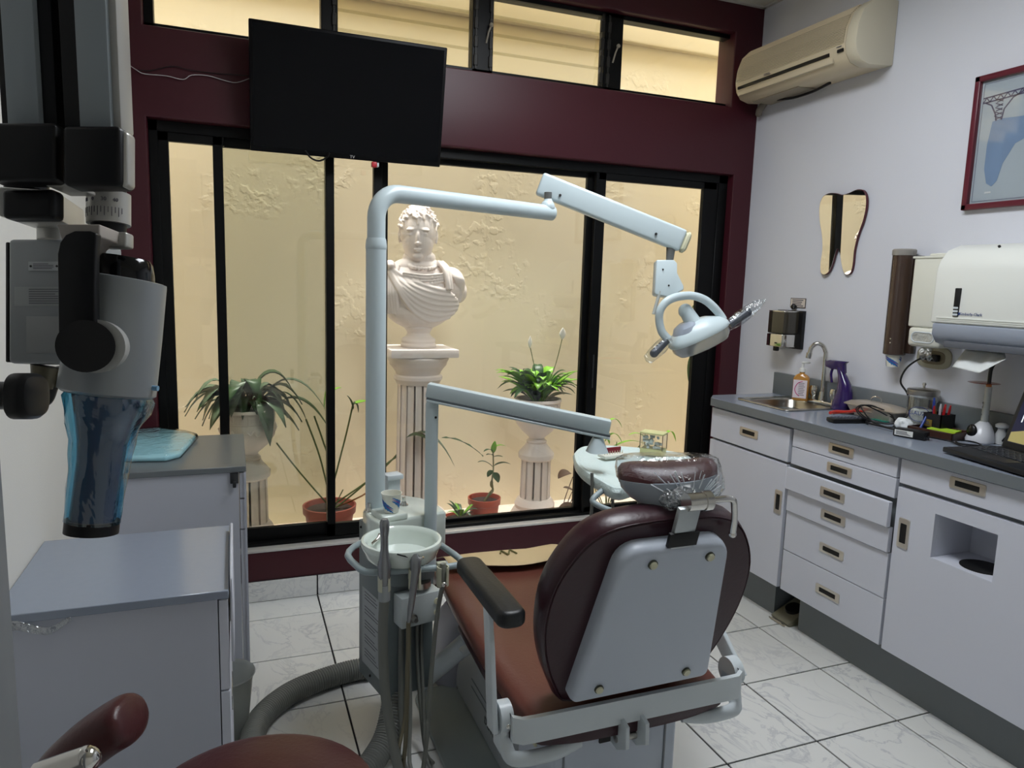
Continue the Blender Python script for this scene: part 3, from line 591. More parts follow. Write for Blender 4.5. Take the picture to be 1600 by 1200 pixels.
# ================================================================ THINGS ON THE RIGHT WALL
# air conditioner
t = thing('air_conditioner', 'beige split air conditioner indoor unit high on the right wall', 'air conditioner', (-.1, -.48, 2.18))
AC = mat('ac_beige', (206, 192, 164), rough=.4); ACE = mat('ac_end_beige', (212, 204, 182), rough=.4)
prof = [(0, 2.24), (.12, 2.23), (.165, 2.242), (.19, 2.272), (.198, 2.31), (.192, 2.37), (.17, 2.425), (.13, 2.462), (.09, 2.478), (0, 2.478)]
def acp(y0, y1, s, nm, m, par):
    q = MB(); c0 = (.09, 2.33)
    P = [(-(c0[0] + (a - c0[0]) * s) if a > 0 else -.001, c0[1] + (z - c0[1]) * s) for a, z in prof]
    q.prism(P, (0, y1, 0), X, Z, y1 - y0, r=.004, seg=2); return q.build(nm, m, par)
acp(-.735, -.075, 1, 'body', AC, t); GSHD = mat('ac_groove_shade', (150, 138, 116), rough=.6)
acp(-.79, -.737, 1.01, 'end_cover', ACE, t)
q = MB()
for k in range(24):
    f_ = k / 23; a = 2.315 + f_ * .148
    for (i0, i1) in zip(prof[4:8], prof[5:9]):
        if i0[1] <= a <= i1[1]:
            u_ = (a - i0[1]) / (i1[1] - i0[1]); xx = -(i0[0] + (i1[0] - i0[0]) * u_); q.box(xx - .0045, xx + .004, -.728, -.082, a - .0014, a + .0014)
qg = MB()
for k in range(23):
    a = 2.315 + (k + .5) / 23 * .148
    for (i0, i1) in zip(prof[4:8], prof[5:9]):
        if i0[1] <= a <= i1[1]: u_ = (a - i0[1]) / (i1[1] - i0[1]); xx = -(i0[0] + (i1[0] - i0[0]) * u_); qg.box(xx - .0008, xx + .003, -.728, -.082, a - .0014, a + .0014)
qg.build('grille_shade_strips', GSHD, t)['kind'] = 'stuff'  # darker strips between the ribs, groove shade painted as colour
q.build('grille_ribs', mat('ac_rib', (220, 206, 178), rough=.4), t)['kind'] = 'stuff'
q = MB(); q.box(-.1985, -.19, -.655, -.095, 2.282, 2.294); q.build('air_slot', DARK, t)
q = MB(); q.box(-.192, -.18, -.67, -.09, 2.253, 2.277, r=.003); q.build('flap', AC, t)
q = MB(); q.box(-.2005, -.193, -.728, -.7, 2.283, 2.294); q.build('display', DARK, t)
lines(t, (-.2, -.712, 2.304), (0, -1, 0), Z, .035, .006, 1); lines(t, (-.2, -.3, 2.303), (0, -1, 0), Z, .05, .012, 2)
q = MB(); q.box(-.128, -.02, -.42, -.12, 2.228, 2.234); q.build('underside_vent', mat('ac_under', (150, 140, 122), rough=.6), t)
q = MB(); q.tube([(-.05, -.2, 2.232), (-.05, -.3, 2.218), (-.05, -.42, 2.218), (-.05, -.52, 2.232)], .006, 8, smooth=4); q.build('drain_hose', BPL, t)
q = MB(); q.tube([(-.04, -.1, 2.24), (-.05, -.08, 2.21), (-.03, -.05, 2.2)], .016, 10, smooth=3); q.build('pipe_wrap', mat('pipe_tape', (120, 112, 100), rough=.7, bump=.4), t)
# tooth mirror
t = thing('tooth_mirror', 'tooth shaped mirror with burgundy edge on the right wall', 'mirror', (-.01, -.62, 1.43))
tp = [(-.5, 1.74), (-.515, 1.765), (-.545, 1.775), (-.58, 1.772), (-.615, 1.762), (-.65, 1.766), (-.69, 1.776), (-.72, 1.77), (-.738, 1.745), (-.742, 1.70), (-.732, 1.645), (-.712, 1.59), (-.7, 1.53), (-.698, 1.47), (-.69, 1.438), (-.672, 1.428), (-.655, 1.438), (-.642, 1.468), (-.628, 1.515), (-.614, 1.54), (-.602, 1.52), (-.588, 1.47), (-.572, 1.44), (-.55, 1.428), (-.53, 1.438), (-.525, 1.48), (-.53, 1.54), (-.522, 1.60), (-.505, 1.66), (-.498, 1.71)]
tps = spline([Vector((a, c, 0)) for a, c in tp + [tp[0]]], 4)[:-1]; poly = [(v.x, v.y) for v in tps]
MU, MV = Vector((.046, -1, 0)), Vector((-.028, 0, 1)); q = MB(); q.prism([(-a, c) for a, c in poly], Vector((-.003, 0, 0)), MU, MV, -.011); q.build('edge_board', mat('burgundy_edge', (84, 30, 40), rough=.4), t)
q = MB(); q.prism([(-a, c) for a, c in [((x_ + .615) * .985 - .615, (z_ - 1.6) * .99 + 1.6) for x_, z_ in poly]], Vector((-.0034, 0, 0)), MU, MV, .001); q.build('mirror_glass', mat('mirror', (250, 250, 246), rough=.0, metal=1), t)
# framed print
t = thing('framed_print', 'burgundy framed print of a blue tooth root hanging under a bridge truss', 'picture', (-.01, -1.45, 1.655))
y0, y1, z0, z1 = -1.76, -1.162, 1.654, 2.104
for a in [(y0, y1, z0, z0 + .02), (y0, y1, z1 - .02, z1), (y0, y0 + .02, z0, z1), (y1 - .02, y1, z0, z1)]:
    q = MB(); q.box(-.022, -.001, a[0], a[1], a[2], a[3], r=.003); q.build('frame_rail', mat('picture_frame', (96, 34, 48), rough=.3), t)
q = MB(); q.box(-.006, -.002, y0 + .01, y1 - .01, z0 + .01, z1 - .01); art = q.build('paper', mat('print_paper', (186, 198, 206), rough=.6, bump=.05), t)
def art_poly(p, m, nm, d=.0004): q = MB(); q.prism([(-a, c) for a, c in p], (-.0064, 0, 0), (0, -1, 0), Z, d); q.build(nm, m, art)
AB = mat('print_blue', (134, 160, 192), rough=.6, var=.15, vscale=12); AI = mat('print_ink', (96, 92, 120), rough=.6)
art_poly([(-1.232, 1.945), (-1.26, 1.95), (-1.33, 1.945), (-1.4, 1.95), (-1.47, 1.94), (-1.52, 1.93), (-1.53, 1.86), (-1.515, 1.78), (-1.495, 1.74), (-1.48, 1.75), (-1.475, 1.81), (-1.45, 1.86), (-1.38, 1.885), (-1.32, 1.86), (-1.285, 1.80), (-1.272, 1.745), (-1.255, 1.728), (-1.235, 1.74), (-1.222, 1.79), (-1.222, 1.87)], AB, 'tooth')
def seg(a, c, w_=.004): 
    q = MB(); q.obox((-.0068, a[0], a[1]), (-.0068, c[0], c[1]), w_, .0006, up=(1, 0, 0)); return q
q = MB()
B0 = [((-1.19, 2.028), (-1.72, 2.05)), ((-1.19, 2.012), (-1.72, 2.034)), ((-1.2, 2.012), (-1.222, 2.0)), ((-1.222, 2.0), (-1.238, 1.97)), ((-1.238, 1.97), (-1.245, 1.945)), ((-1.262, 1.945), (-1.268, 1.98)), ((-1.268, 1.98), (-1.295, 2.012)), ((-1.295, 2.012), (-1.34, 2.03))]
for a, c in B0: q.obox((-.0068, a[0], a[1]), (-.0068, c[0], c[1]), .0045, .0006, up=(1, 0, 0))
for k in range(22):
    ya = -1.19 - k * .024; q.obox((-.0068, ya, 2.012 + k * .001), (-.0068, ya - .012, 2.028 + k * .001), .003, .0006, up=(1, 0, 0)); q.obox((-.0068, ya - .012, 2.028 + k * .001), (-.0068, ya - .024, 2.013 + k * .001), .003, .0006, up=(1, 0, 0))
for k in range(5): q.obox((-.0068, -1.24, 1.95 + k * .014), (-.0068, -1.262, 1.956 + k * .014), .003, .0006, up=(1, 0, 0)); q.obox((-.0068, -1.262, 1.95 + k * .014), (-.0068, -1.236, 1.962 + k * .014), .003, .0006, up=(1, 0, 0))
q.build('bridge_truss', AI, art)
q = MB()
for a, c in [((-1.19, 1.682), (-1.73, 1.682)), ((-1.19, 1.682), (-1.19, 2.075)), ((-1.19, 2.075), (-1.73, 2.075))]: q.obox((-.0068, a[0], a[1]), (-.0068, c[0], c[1]), .0012, .0004, up=(1, 0, 0))
q.build('plate_line', AI, art)
q = MB(); q.box(-.0072, -.0062, -1.255, -1.233, 1.706, 1.712); q.build('caption', mat('caption_white', (220, 224, 224), rough=.6), art)
q = MB(); q.box(-.0105, -.0095, y0 + .018, y1 - .018, z0 + .018, z1 - .018); q.build('glazing', thin('picture_glass', (252, 252, 252), .97, .04), t)
# soap dispenser
t = thing('soap_dispenser', 'black and chrome wall soap dispenser above the sink', 'soap dispenser', (-.05, -.4, 1.09))
SM = mat('smoked_plastic', (58, 54, 46), rough=.12, coat=.3)
dy0, dy1 = -.29, -.424
def pz(p): return [(a, c) for a, c in p]
body = [(-.001, dy0), (-.07, dy0), (-.094, dy0 - .02), (-.102, dy0 - .06), (-.1, dy1 + .008), (-.09, dy1), (-.001, dy1)]
q = MB(); q.prism([(-.001, dy0 - .003), (-.03, dy0 - .002), (-.02, dy1 - .022), (-.001, dy1 - .022)], (0, 0, 1.09), X, Y, .175, r=.002); q.build('back_plate', BPL, t)
q = MB(); q.prism(body, (0, 0, 1.158), X, Y, .1, r=.004); q.build('smoked_cover', SM, t)
q = MB(); q.prism([(a * 1.02, c) for a, c in body], (0, 0, 1.098), X, Y, .058, r=.003); q.build('chrome_cover', CHR, t)
q = MB(); q.prism([(a * 1.01, c) for a, c in body], (0, 0, 1.257), X, Y, .006, r=.002); q.build('top_cap', CHR, t)
q = MB(); q.box(-.092, -.072, -.372, -.35, 1.076, 1.1, r=.004); q.build('nozzle', BPL, t)
q = MB(); q.box(-.1055, -.1035, -.386, -.374, 1.112, 1.118); q.build('badge', BPL, t)
t = thing('care_card', 'small white printed card pinned to the wall above the soap dispenser', 'card', (-.002, -.39, 1.285))
q = MB(); q.box(-.003, -.001, -.438, -.342, 1.278, 1.322); cc = q.build('card', mat('card_frame', (60, 52, 48), rough=.6), t)
q = MB(); q.box(-.0036, -.0028, -.435, -.345, 1.281, 1.319); cc = q.build('card_face', mat('card_white', (216, 206, 196), rough=.6), t)
lines(t, (-.0038, -.39, 1.3), (0, -1, 0), Z, .07, .034, 4)
q = MB(); q.lathe([(0, 0), (.008, 0), (.012, .008), (.012, .018), (.008, .022), (0, .022)], (-.003, -.378, 1.282), 14, axis=(-1, 0, 0)); q.build('black_knob', BPL, t)
# cup dispenser
t = thing('cup_dispenser', 'tall brown tubular paper cup dispenser on the right wall', 'cup dispenser', (-.05, -.98, 1.11))
q = MB(); q.lathe([(.036, 1.122), (.04, 1.125), (.04, 1.5), (.037, 1.502)], (-.05, -.975, 0), 28); q.box(-.03, -.002, -1.03, -.93, 1.13, 1.5, r=.004); q.build('tube', mat('smoked_brown', (66, 50, 42), rough=.16, coat=.5, var=.1, vscale=20), t)
q = MB(); q.lathe([(0, 1.5), (.041, 1.5), (.042, 1.505), (.042, 1.52), (.038, 1.524), (0, 1.524)], (-.05, -.975, 0), 28); q.build('cap', mat('grey_cap', (150, 146, 140), rough=.4), t)
q = MB()
for z in (1.17, 1.185): q.cone((-.0895, -.988, z), (-.091, -.988, z), .003, .003, 10)
q.build('screw', CHR, t)
def cup(c, lab, h=.05, r0=.022, r1=.028, flip=False, group=None):
    c = Vector(c); t = thing('paper_cup', lab, 'cup', c, group)
    A, B_c = (r1, r0) if flip else (r0, r1)
    q = MB(); q.lathe([(0, .001), (A, .001), (B_c, h), (B_c + .0012, h + .0006), (B_c - .001, h + .0004), (A - .0015, .004), (0, .004)], c, 32); q.build('cup_wall', mat('cup_white', (232, 232, 220), rough=.55), t)
    for (mm, off, th_) in [(mat('cup_blue', (48, 116, 182), rough=.5), 0, .17), (mat('cup_purple', (138, 60, 150), rough=.5), .13, .07), (mat('cup_blue', (48, 116, 182), rough=.5), .24, .1)]:
        for rep in range(3):
            q = MB()
            def fz(u, v, off=off, th_=th_, rep=rep):
                a = 2 * math.pi * (rep / 3 + u * .36) + .4; zz = .78 - .62 * u + off * .8 - .1 + (v - .5) * th_ * (1.2 - abs(2 * u - 1)) * (1.3 + .35 * math.sin(u * 40 + v * 3)); zz = max(.03, min(.93, zz)); r = A + (B_c - A) * zz + .0005
                return c + Vector((r * math.cos(a), r * math.sin(a), zz * h))
            q.grid(fz, 24, 2); q.build('cup_stripe', mm, t)
    return t
cup((-.05, -.975, 1.075), 'patterned paper cup sticking out under the brown cup dispenser', h=.05, r0=.022, r1=.03)
# glove/refill dispenser
t = thing('soap_refill_dispenser', 'white wall dispenser box with oval bag window beside the brown tube', 'dispenser', (-.06, -1.13, 1.17))
IV = mat('off_white_abs', (222, 222, 210), rough=.4)
def slab(nm, x, y0, y1, z0, z1, par, r=.008, m=IV): q = MB(); q.box(x, -.001, y0, y1, z0, z1, r=r, seg=3); return q.build(nm, m, par)
slab('upper_box', -.118, -1.212, -1.078, 1.238, 1.488, t); slab('lower_box', -.122, -1.216, -1.085, 1.168, 1.238, t, .014)
q = MB(); q.box(-.121, -.001, -1.216, -1.074, 1.484, 1.492, r=.002).box(-.06, -.001, -1.2, -1.09, 1.49, 1.505, r=.006); q.build('lid', IV, t)
q = MB(); q.tube([(-.1225, -1.15 + a, 1.203 + c) for a, c in rrect(0, 0, .09, .036, .0179, 6)] + [(-.1225, -1.15 + .045, 1.203 + 0)], .0028, 6); q.build('window_ring', WHT, t)
q = MB(); q.prism([(-a, c) for a, c in rrect(-1.15, 1.203, .088, .034, .0169, 6)], (-.1222, 0, 0), (0, -1, 0), Z, .0008); q.build('window', mat('clear_bag_grey', (176, 176, 170), rough=.15, bump=.8, bscale=60), t)
q = MB()
def bagf(u, v): return Vector((-.1 - .02 * math.sin(v * 3), -1.135 - .05 * u - .01 * v, 1.168 - .045 * v + .006 * math.sin(u * 12 + v * 5)))
q.grid(bagf, 12, 8); q.build('plastic_tail', thin('clear_film', (240, 244, 246), .7, .15, .6, 40), t, solid=.0004)
# towel dispenser
t = thing('towel_dispenser', 'large white folded paper towel dispenser on the right wall', 'paper towel dispenser', (-.11, -1.44, 1.2))
PT = mat('dispenser_white', (226, 228, 222), rough=.35)
prf = [(-.002, 1.525), (-.12, 1.525), (-.175, 1.505), (-.205, 1.47), (-.215, 1.44), (-.22, 1.262), (-.002, 1.262)]
q = MB(); q.prism(prf, (0, -1.25, 0), X, Z, .43, r=.008); q.build('cover', PT, t)
GB = mat('dispenser_blue_grey', (150, 158, 172), rough=.4)
q = MB(); q.prism([(-.002, 1.262), (-.221, 1.262), (-.222, 1.225), (-.2, 1.196), (-.16, 1.185), (-.002, 1.185)], (0, -1.262, 0), X, Z, .4, r=.005); q.build('chute', GB, t)
q = MB(); q.box(-.219, -.12, -1.62, -1.31, 1.184, 1.206, r=.003); q.build('slot', mat('slot_grey', (92, 96, 104), rough=.5), t)
q = MB(); q.prism([(-.002, 1.5), (-.215, 1.45), (-.222, 1.2), (-.15, 1.17), (-.002, 1.17)], (0, -1.665, 0), X, Z, .06, r=.008); q.build('side_cover', PT, t)
q = MB(); q.box(-.2235, -.21, -1.352, -1.333, 1.287, 1.38, r=.002); q.build('level_window', DARK, t)
for k in range(3): q = MB(); q.box(-.2245, -.212, -1.351, -1.334, 1.29 + k * .011, 1.297 + k * .011, r=.001, seg=1); q.build('towel_fold', WHT, t)
for k in range(3): q = MB(); q.box(-.2225, -.215, -1.63, -1.275, 1.268 + k * .006, 1.2705 + k * .006); q.build('moulded_rib', PT, t)
text('Kimberly-Clark', .0125, (-.2222, -1.395, 1.297), (0, -1, 0), Z, mat('navy_print', (34, 60, 120), rough=.5), t)
q = MB(); q.lathe([(.0035, 0), (.0048, 0), (.0048, .0006), (.0035, .0006)], (-.2205, -1.352, 1.2975), 16, axis=(-1, 0, 0)); q.build('logo_ring', mat('navy_print', (34, 60, 120), rough=.5), t)
q = MB(); q.cone((-.16, -1.42, 1.512), (-.164, -1.42, 1.516), .004, .004, 12); q.build('lock', DARK, t)
q = MB()
def towel(u, v):
    tx = 1508 + 62 * v; ty = 546 + 6 * v
    bx_ = 1488 + 84 * v; by_ = 573 + (10 * v / .5 if v < .5 else 10 - 22 * (v - .5) / .5)
    p = pp(tx + (bx_ - tx) * u, ty + (by_ - ty) * u, 'x', -.15 - .05 * u - .012 * math.sin(v * math.pi) * u + .004 * math.sin(v * 14 + u * 4)); return p
q.grid(towel, 10, 14); tag(q.build('paper_towel', mat('towel_paper', (220, 224, 224), rough=.8), solid=.0006), 'white paper towel hanging out of the large dispenser', 'paper towel')
# outlet
t = thing('wall_outlet', 'oval beige wall outlet below the white dispensers', 'outlet', (-.005, -1.11, 1.09))
q = MB(); q.rings([sup((-.001, -1.11, 1.125), Y * .072, Z * .042, 3), sup((-.006, -1.11, 1.125), Y * .071, Z * .041, 3), sup((-.01, -1.11, 1.125), Y * .062, Z * .033, 3)]); q.build('plate', mat('outlet_beige', (172, 168, 146), rough=.4), t)
q = MB(); q.rings([sup((-.0095, -1.11, 1.125), Y * .052, Z * .026, 3), sup((-.012, -1.11, 1.125), Y * .05, Z * .024, 3)]); q.build('socket_face', mat('socket_tan', (128, 118, 96), rough=.4), t)
q = MB(); q.box(-.035, -.012, -1.145, -1.11, 1.112, 1.138, r=.005); q.box(-.045, -.02, -1.125, -1.08, 1.116, 1.133, r=.005); tag(q.build('power_plug', BPL), 'black power plug pushed into the oval outlet', 'plug')
# ================================================================ LEFT SIDE CABINETS
SIDE = mat('white_laminate_shaded', (190, 194, 206), rough=.5)  # cabinet white darkened: the shade on these panels is in the colour
def cabinet_left(nm, label, y0, y1, zt_, xr, zf, seams, tl):
    t = thing(nm, label, 'cabinet', ((XL + xr) / 2, (y0 + y1) / 2, 0))
    q = MB(); q.box(XL + .002, xr, y0, y1, zt_ - .018, zt_, r=.0015, seg=1); tp_ = q.build('top', LAMT if tl else LAM, t)
    q = MB(); q.box(XL + .002, xr - .022, y0 + .006, y1 - .004, .045, zt_ - .019); q.build('body', SIDE, t)
    q = MB(); q.box(XL + .02, xr - .06, y0 + .02, y1 - .02, 0, .046); q.build('plinth', mat('beige_plinth', (160, 150, 140), rough=.6), t)
    zs = [zf] + seams + [.05]
    for k, (a, c) in enumerate(zip(zs, zs[1:])):
        q = MB(); q.box(xr - .02, xr - .002, y0 + .006, y1 - .006, c + .002, a - .002, r=.001, seg=1); f_ = q.build('drawer' if a - c < .3 else 'door', CAB, t)
        q = MB(); zc = (a + c) / 2; q.box(xr - .003, xr + .0, (y0 + y1) / 2 - .055, (y0 + y1) / 2 + .055, zc - .018, zc + .018, r=.001, seg=1); q.build('pull', CHR, f_)
    return t
k1 = cabinet_left('side_cabinet', 'nearer white side cabinet with grey top against the left wall', -1.542, -1.132, .72, -2.452, .70, [.5, .27], 1)
k2 = cabinet_left('side_cabinet', 'farther, taller white side cabinet near the window with blue packet on top', -.712, -.22, .765, -2.405, .745, [.66, .56], 0)
q = MB(); q.box(-2.45, -2.444, -1.536, -1.18, .56, .742, r=.002, seg=1); q.build('raised_drawer_front', CAB, k1)
q = MB(); q.box(-2.452, -2.428, -.716, -.7, .712, .745, r=.002).box(-2.445, -2.435, -.72, -.7, .70, .72, r=.001, seg=1); q.build('hinge_bracket', mat('dark_zinc', (70, 72, 74), rough=.35, metal=.8), k2)
q = MB(); q.box(-2.412, -2.4055, -.7125, -.7, .045, .746); q.build('edge_panel', SIDE, k2)
q = MB()
def scr_(u, v): return Vector((-2.85 + .12 * u, -1.545 - .002 * math.sin(u * 20), .7 + .01 * math.sin(u * 7) - .022 * v * (1 - u * .5)))
q.grid(scr_, 14, 3); tag(q.build('plastic_scrap', thin('clear_film', (240, 244, 246), .7, .15, .6, 40), solid=.0005), 'scrap of clear plastic film stuck under the near cabinet top', 'plastic film')
# light-blue packet
t = thing('bib_packet', 'light blue dental bib packet in clear plastic on the far side cabinet', 'packet', (-2.66, -.36, .766))
pk = [(-2.80, -.57), (-2.64, -.6), (-2.6, -.56), (-2.565, -.3), (-2.6, -.22), (-2.7, -.12), (-2.78, -.14), (-2.83, -.3)]
q = MB(); q.prism(pk, (0, 0, .766), X, Y, .016, r=.006); q.build('blue_bibs', mat('bib_blue', (172, 226, 238), rough=.4, bump=.5, bscale=18, var=.12, vscale=12), t)
q = MB(); q.prism([(-2.698 + (a + 2.698) * 1.06, -.36 + (c + .36) * 1.05) for a, c in pk], (0, 0, .7655), X, Y, .024, r=.011)
for v in q.bm.verts:
    if v.co.z > .775: v.co.z += .012 * noise.noise(v.co * 12)
q.build('clear_wrap', thin('clear_wrap', (250, 253, 254), .92, .12, .35, 12), t)
# translucent waste bin between the cabinets
t = thing('waste_bin', 'translucent plastic bin on the floor between the two side cabinets', 'bin', (-2.475, -.92, 0))
q = MB(); q.lathe([(0, .001), (.055, .001), (.075, .19), (.082, .2), (.08, .204), (.072, .195), (.052, .005), (0, .005)], (-2.475, -.92, 0), 32); q.build('bin_body', mat('translucent_plastic', (200, 204, 200), rough=.3, trans=.7), t)
# ================================================================ TELEVISION
t = thing('television', 'black flat television on the window wall above the sliding window, tilted down', 'television', (-1.99, -.06, 1.81))
TO = Vector((-2.358, -.06, 1.815)); TU = X; TV_ = Vector((0, -.19, .98)).normalized()
q = MB(); q.prism([(0, 0), (.735, 0), (.735, .452), (0, .452)], TO, TU, TV_, -.03, r=.004); q.build('housing', mat('tv_black', (8, 8, 10), rough=.4, spec=.2), t)
TN = TU.cross(TV_)
q = MB(); q.prism([(.012, .02), (.723, .02), (.723, .44), (.012, .44)], TO + TN * .0002, TU, TV_, .0006); q.build('screen', mat('tv_screen', (4, 5, 9), rough=.12, spec=.25), t)
text('TV', .016, TO + TU * .378 + TV_ * .0095 + TN * .0005, TU, TV_, mat('tv_logo', (190, 190, 190), rough=.4), t)
q = MB(); q.box(-2.1, -1.9, -.075, -.001, 1.93, 2.13, r=.004); q.build('wall_bracket', BPL, t)
q = MB(); q.tube([(-2.16, -.075, 1.83), (-2.14, -.07, 1.807), (-2.11, -.065, 1.798), (-2.08, -.068, 1.812), (-2.07, -.075, 1.83)], .0035, 8, smooth=5); q.build('cable', BPL, t)
q = MB(); q.box(-1.905, -1.885, -.075, -.05, 1.792, 1.812, r=.003); q.build('red_connector', mat('red_connector', (200, 50, 60), rough=.4), t)
q = MB(); q.box(-1.884, -1.876, -.07, -.05, 1.794, 1.81, r=.002); q.build('white_connector', WHT, t)
cable('wall_wire', [(-2.773, -.006, 2.091), (-2.735, -.008, 2.067), (-2.71, -.007, 2.058), (-2.64, -.007, 2.06), (-2.585, -.008, 2.054), (-2.555, -.008, 2.073), (-2.5, -.007, 2.078), (-2.44, -.006, 2.068), (-2.4, -.008, 2.066), (-2.35, -.01, 2.088)], .0016, mat('white_wire', (190, 186, 186), rough=.4), 'thin white wire running along the burgundy wall to the television', 4, 'wire', 6)
cable('wall_wire', [(-2.74, -.006, 2.068), (-2.69, -.008, 2.072), (-2.62, -.006, 2.096), (-2.56, -.008, 2.09), (-2.48, -.006, 2.09), (-2.35, -.01, 2.095)], .0016, CAB_B, 'thin black wire running along the burgundy wall to the television', 4, 'wire', 6)
# ================================================================ DENTAL CHAIR
CX = -1.605
t = DCH = thing('dental_chair', 'maroon vinyl dental chair with pale grey back shell seen from behind', 'dental chair', (CX, -1.3, 0))
ang = math.radians(16); P0 = Vector((CX, -1.72, .44)); U_, V_ = X.copy(), Vector((0, -math.sin(ang), math.cos(ang))); N_ = U_.cross(V_)   # N_ points -y (to the camera)
def loc(s, q_, d=0): return P0 + U_ * s + V_ * q_ + N_ * d
# base plate, side body, rear column
q = MB(); q.prism(rrect(CX - .09, -1.18, .43, .62, .06, 6), (0, 0, .001), X, Y, .014, r=.003); q.build('base_plate', mat('base_grey_green', (156, 166, 166), rough=.5, var=.08, vscale=9), t)
q = MB(); q.prism([(-.90, .0), (-.90, .06), (-.955, .17), (-1.02, .235), (-1.2, .25), (-1.45, .2), (-1.47, .0)], (-1.77, 0, .015), Y, Z, .3, r=.012); bd = q.build('side_body', mat('body_grey', (166, 172, 176), rough=.4, var=.04), t)
DT = mat('dark_print', (60, 64, 66), rough=.5); OL = mat('outline_print', (116, 124, 128), rough=.5)
lo_ = Vector((-1.7712, -1.2, .115)); lu = Vector((0, -1, .0)); lv = Vector((0, .0, 1))
text('DENTECH', .032, (-1.7712, -1.27, .085), lu, lv, DT, bd)
lines(bd, (-1.7711, -1.17, .13), lu, lv, .2, .05, 2, OL, .1)
for y, z in ((-.925, .03), (-1.4, .03)): q = MB(); q.ball((-1.771, y, z), .006, (.5, 1, 1), 10, 8); q.build('rivet', CHR, bd)
q = MB(); q.box(-1.79, -1.46, -1.70, -1.50, .015, .345, r=.012, seg=3); cl_ = q.build('lift_column', PLW, t)
q = MB(); q.box(-1.497, -1.493, -1.703, -1.69, .02, .335); q.build('seam', LIN, cl_)
q = MB(); q.box(-1.762, -1.758, -1.703, -1.69, .02, .335); q.build('seam', LIN, cl_)
q = MB(); q.box(-1.672, -1.588, -1.705, -1.66, .318, .36); q.build('notch', DARK, cl_)
q = MB(); q.box(-1.796, -1.788, -1.62, -1.57, .28, .33, r=.001); q.build('data_plate', IVORY, cl_)
q = MB(); q.box(-1.72, -1.5, -1.5, -1.0, .24, .40, r=.02); q.build('lift_frame', BPL, t)
# tube stub of the unit arm toward the chair front-left
# seat
q = MB()
ss = []
for (y, z, hw, th, dish) in [(-1.74, .385, .2, .05, 0), (-1.715, .40, .25, .085, .012), (-1.6, .41, .262, .095, .02), (-1.4, .41, .262, .095, .022), (-1.15, .415, .255, .09, .015), (-.98, .42, .245, .085, .008), (-.9, .405, .24, .085, .004), (-.75, .335, .225, .08, 0), (-.58, .26, .2, .07, 0), (-.52, .225, .15, .04, 0)]:
    R = []
    for k in range(36):
        a = 2 * math.pi * k / 36; ca, sa = math.cos(a), math.sin(a)
        x = math.copysign(abs(ca) ** .55, ca) * hw; zz = math.copysign(abs(sa) ** .6, sa) * th / 2
        if sa > 0: zz -= dish * (1 - (x / hw) ** 2) * 1.0
        R.append(Vector((CX + x, y, z + zz)))
    ss.append(R)
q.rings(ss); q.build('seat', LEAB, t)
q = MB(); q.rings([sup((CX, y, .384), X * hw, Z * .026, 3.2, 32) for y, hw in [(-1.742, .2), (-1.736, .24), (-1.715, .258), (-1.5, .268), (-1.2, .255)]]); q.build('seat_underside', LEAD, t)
q = MB()
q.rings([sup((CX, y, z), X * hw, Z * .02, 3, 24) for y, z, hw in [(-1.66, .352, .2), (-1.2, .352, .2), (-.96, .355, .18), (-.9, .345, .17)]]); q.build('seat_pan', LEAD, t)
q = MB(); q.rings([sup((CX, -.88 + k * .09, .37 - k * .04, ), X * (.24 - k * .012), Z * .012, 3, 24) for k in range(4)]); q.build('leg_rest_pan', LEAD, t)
# backrest cushion
outl = [(a * .955 - .008, c * .968) for a, c in [(-.12, .0), (-.18, .01), (-.205, .05), (-.232, .11), (-.255, .19), (-.263, .27), (-.254, .345), (-.225, .41), (-.185, .458), (-.13, .482), (-.05, .49), (.05, .49), (.13, .482), (.185, .458), (.225, .41), (.254, .345), (.263, .27), (.255, .19), (.232, .11), (.205, .05), (.18, .01), (.12, .0)]]
po = [(v.x, v.y) for v in spline([Vector((a, c, 0)) for a, c in outl + [outl[0]]], 3)[:-1]]
def scaled(sc, d): return [loc((a) * sc, .25 + (c - .25) * sc, d) for a, c in po]
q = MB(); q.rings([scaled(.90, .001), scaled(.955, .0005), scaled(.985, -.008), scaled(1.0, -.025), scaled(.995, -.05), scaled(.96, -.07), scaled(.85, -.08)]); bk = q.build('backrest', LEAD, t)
q = MB(); q.tube([loc(a * .972, .25 + (c - .25) * .972, -.002) for a, c in po] + [loc(po[0][0] * .972, .25 + (po[0][1] - .25) * .972, -.002)], .0016, 6); q.build('piping', LEAD, bk)
# back shell
sh = [(-.165, .038), (.165, .048), (.168, .07), (.125, .385), (.11, .415), (.075, .43), (-.08, .43), (-.115, .412), (-.133, .38), (-.17, .06)]
def shr(sc, d): return [loc(a * sc, .25 + (c - .25) * sc, d) for a, c in round_poly([(-.178, .04), (.172, .044), (.122, .432), (-.13, .432)], [.018, .018, .055, .055])]
q = MB(); q.rings([shr(1.0, .0), shr(1.0, .022), shr(.985, .032), shr(.95, .037), shr(.9, .038)]); bs = q.build('back_shell', PLW, t)
for (a, c) in [(-.06, .395), (.075, .397), (-.118, .078), (.1, .08)]:
    q = MB(); q.cone(loc(a, c, .034), loc(a, c, .042), .0105, .0105, 20); q.build('bolt', mat('bolt_rim', (70, 72, 60), rough=.4), bs)
    q = MB(); q.cone(loc(a, c, .04), loc(a, c, .0455), .009, .008, 20); q.build('bolt_cap', IVORY, bs)
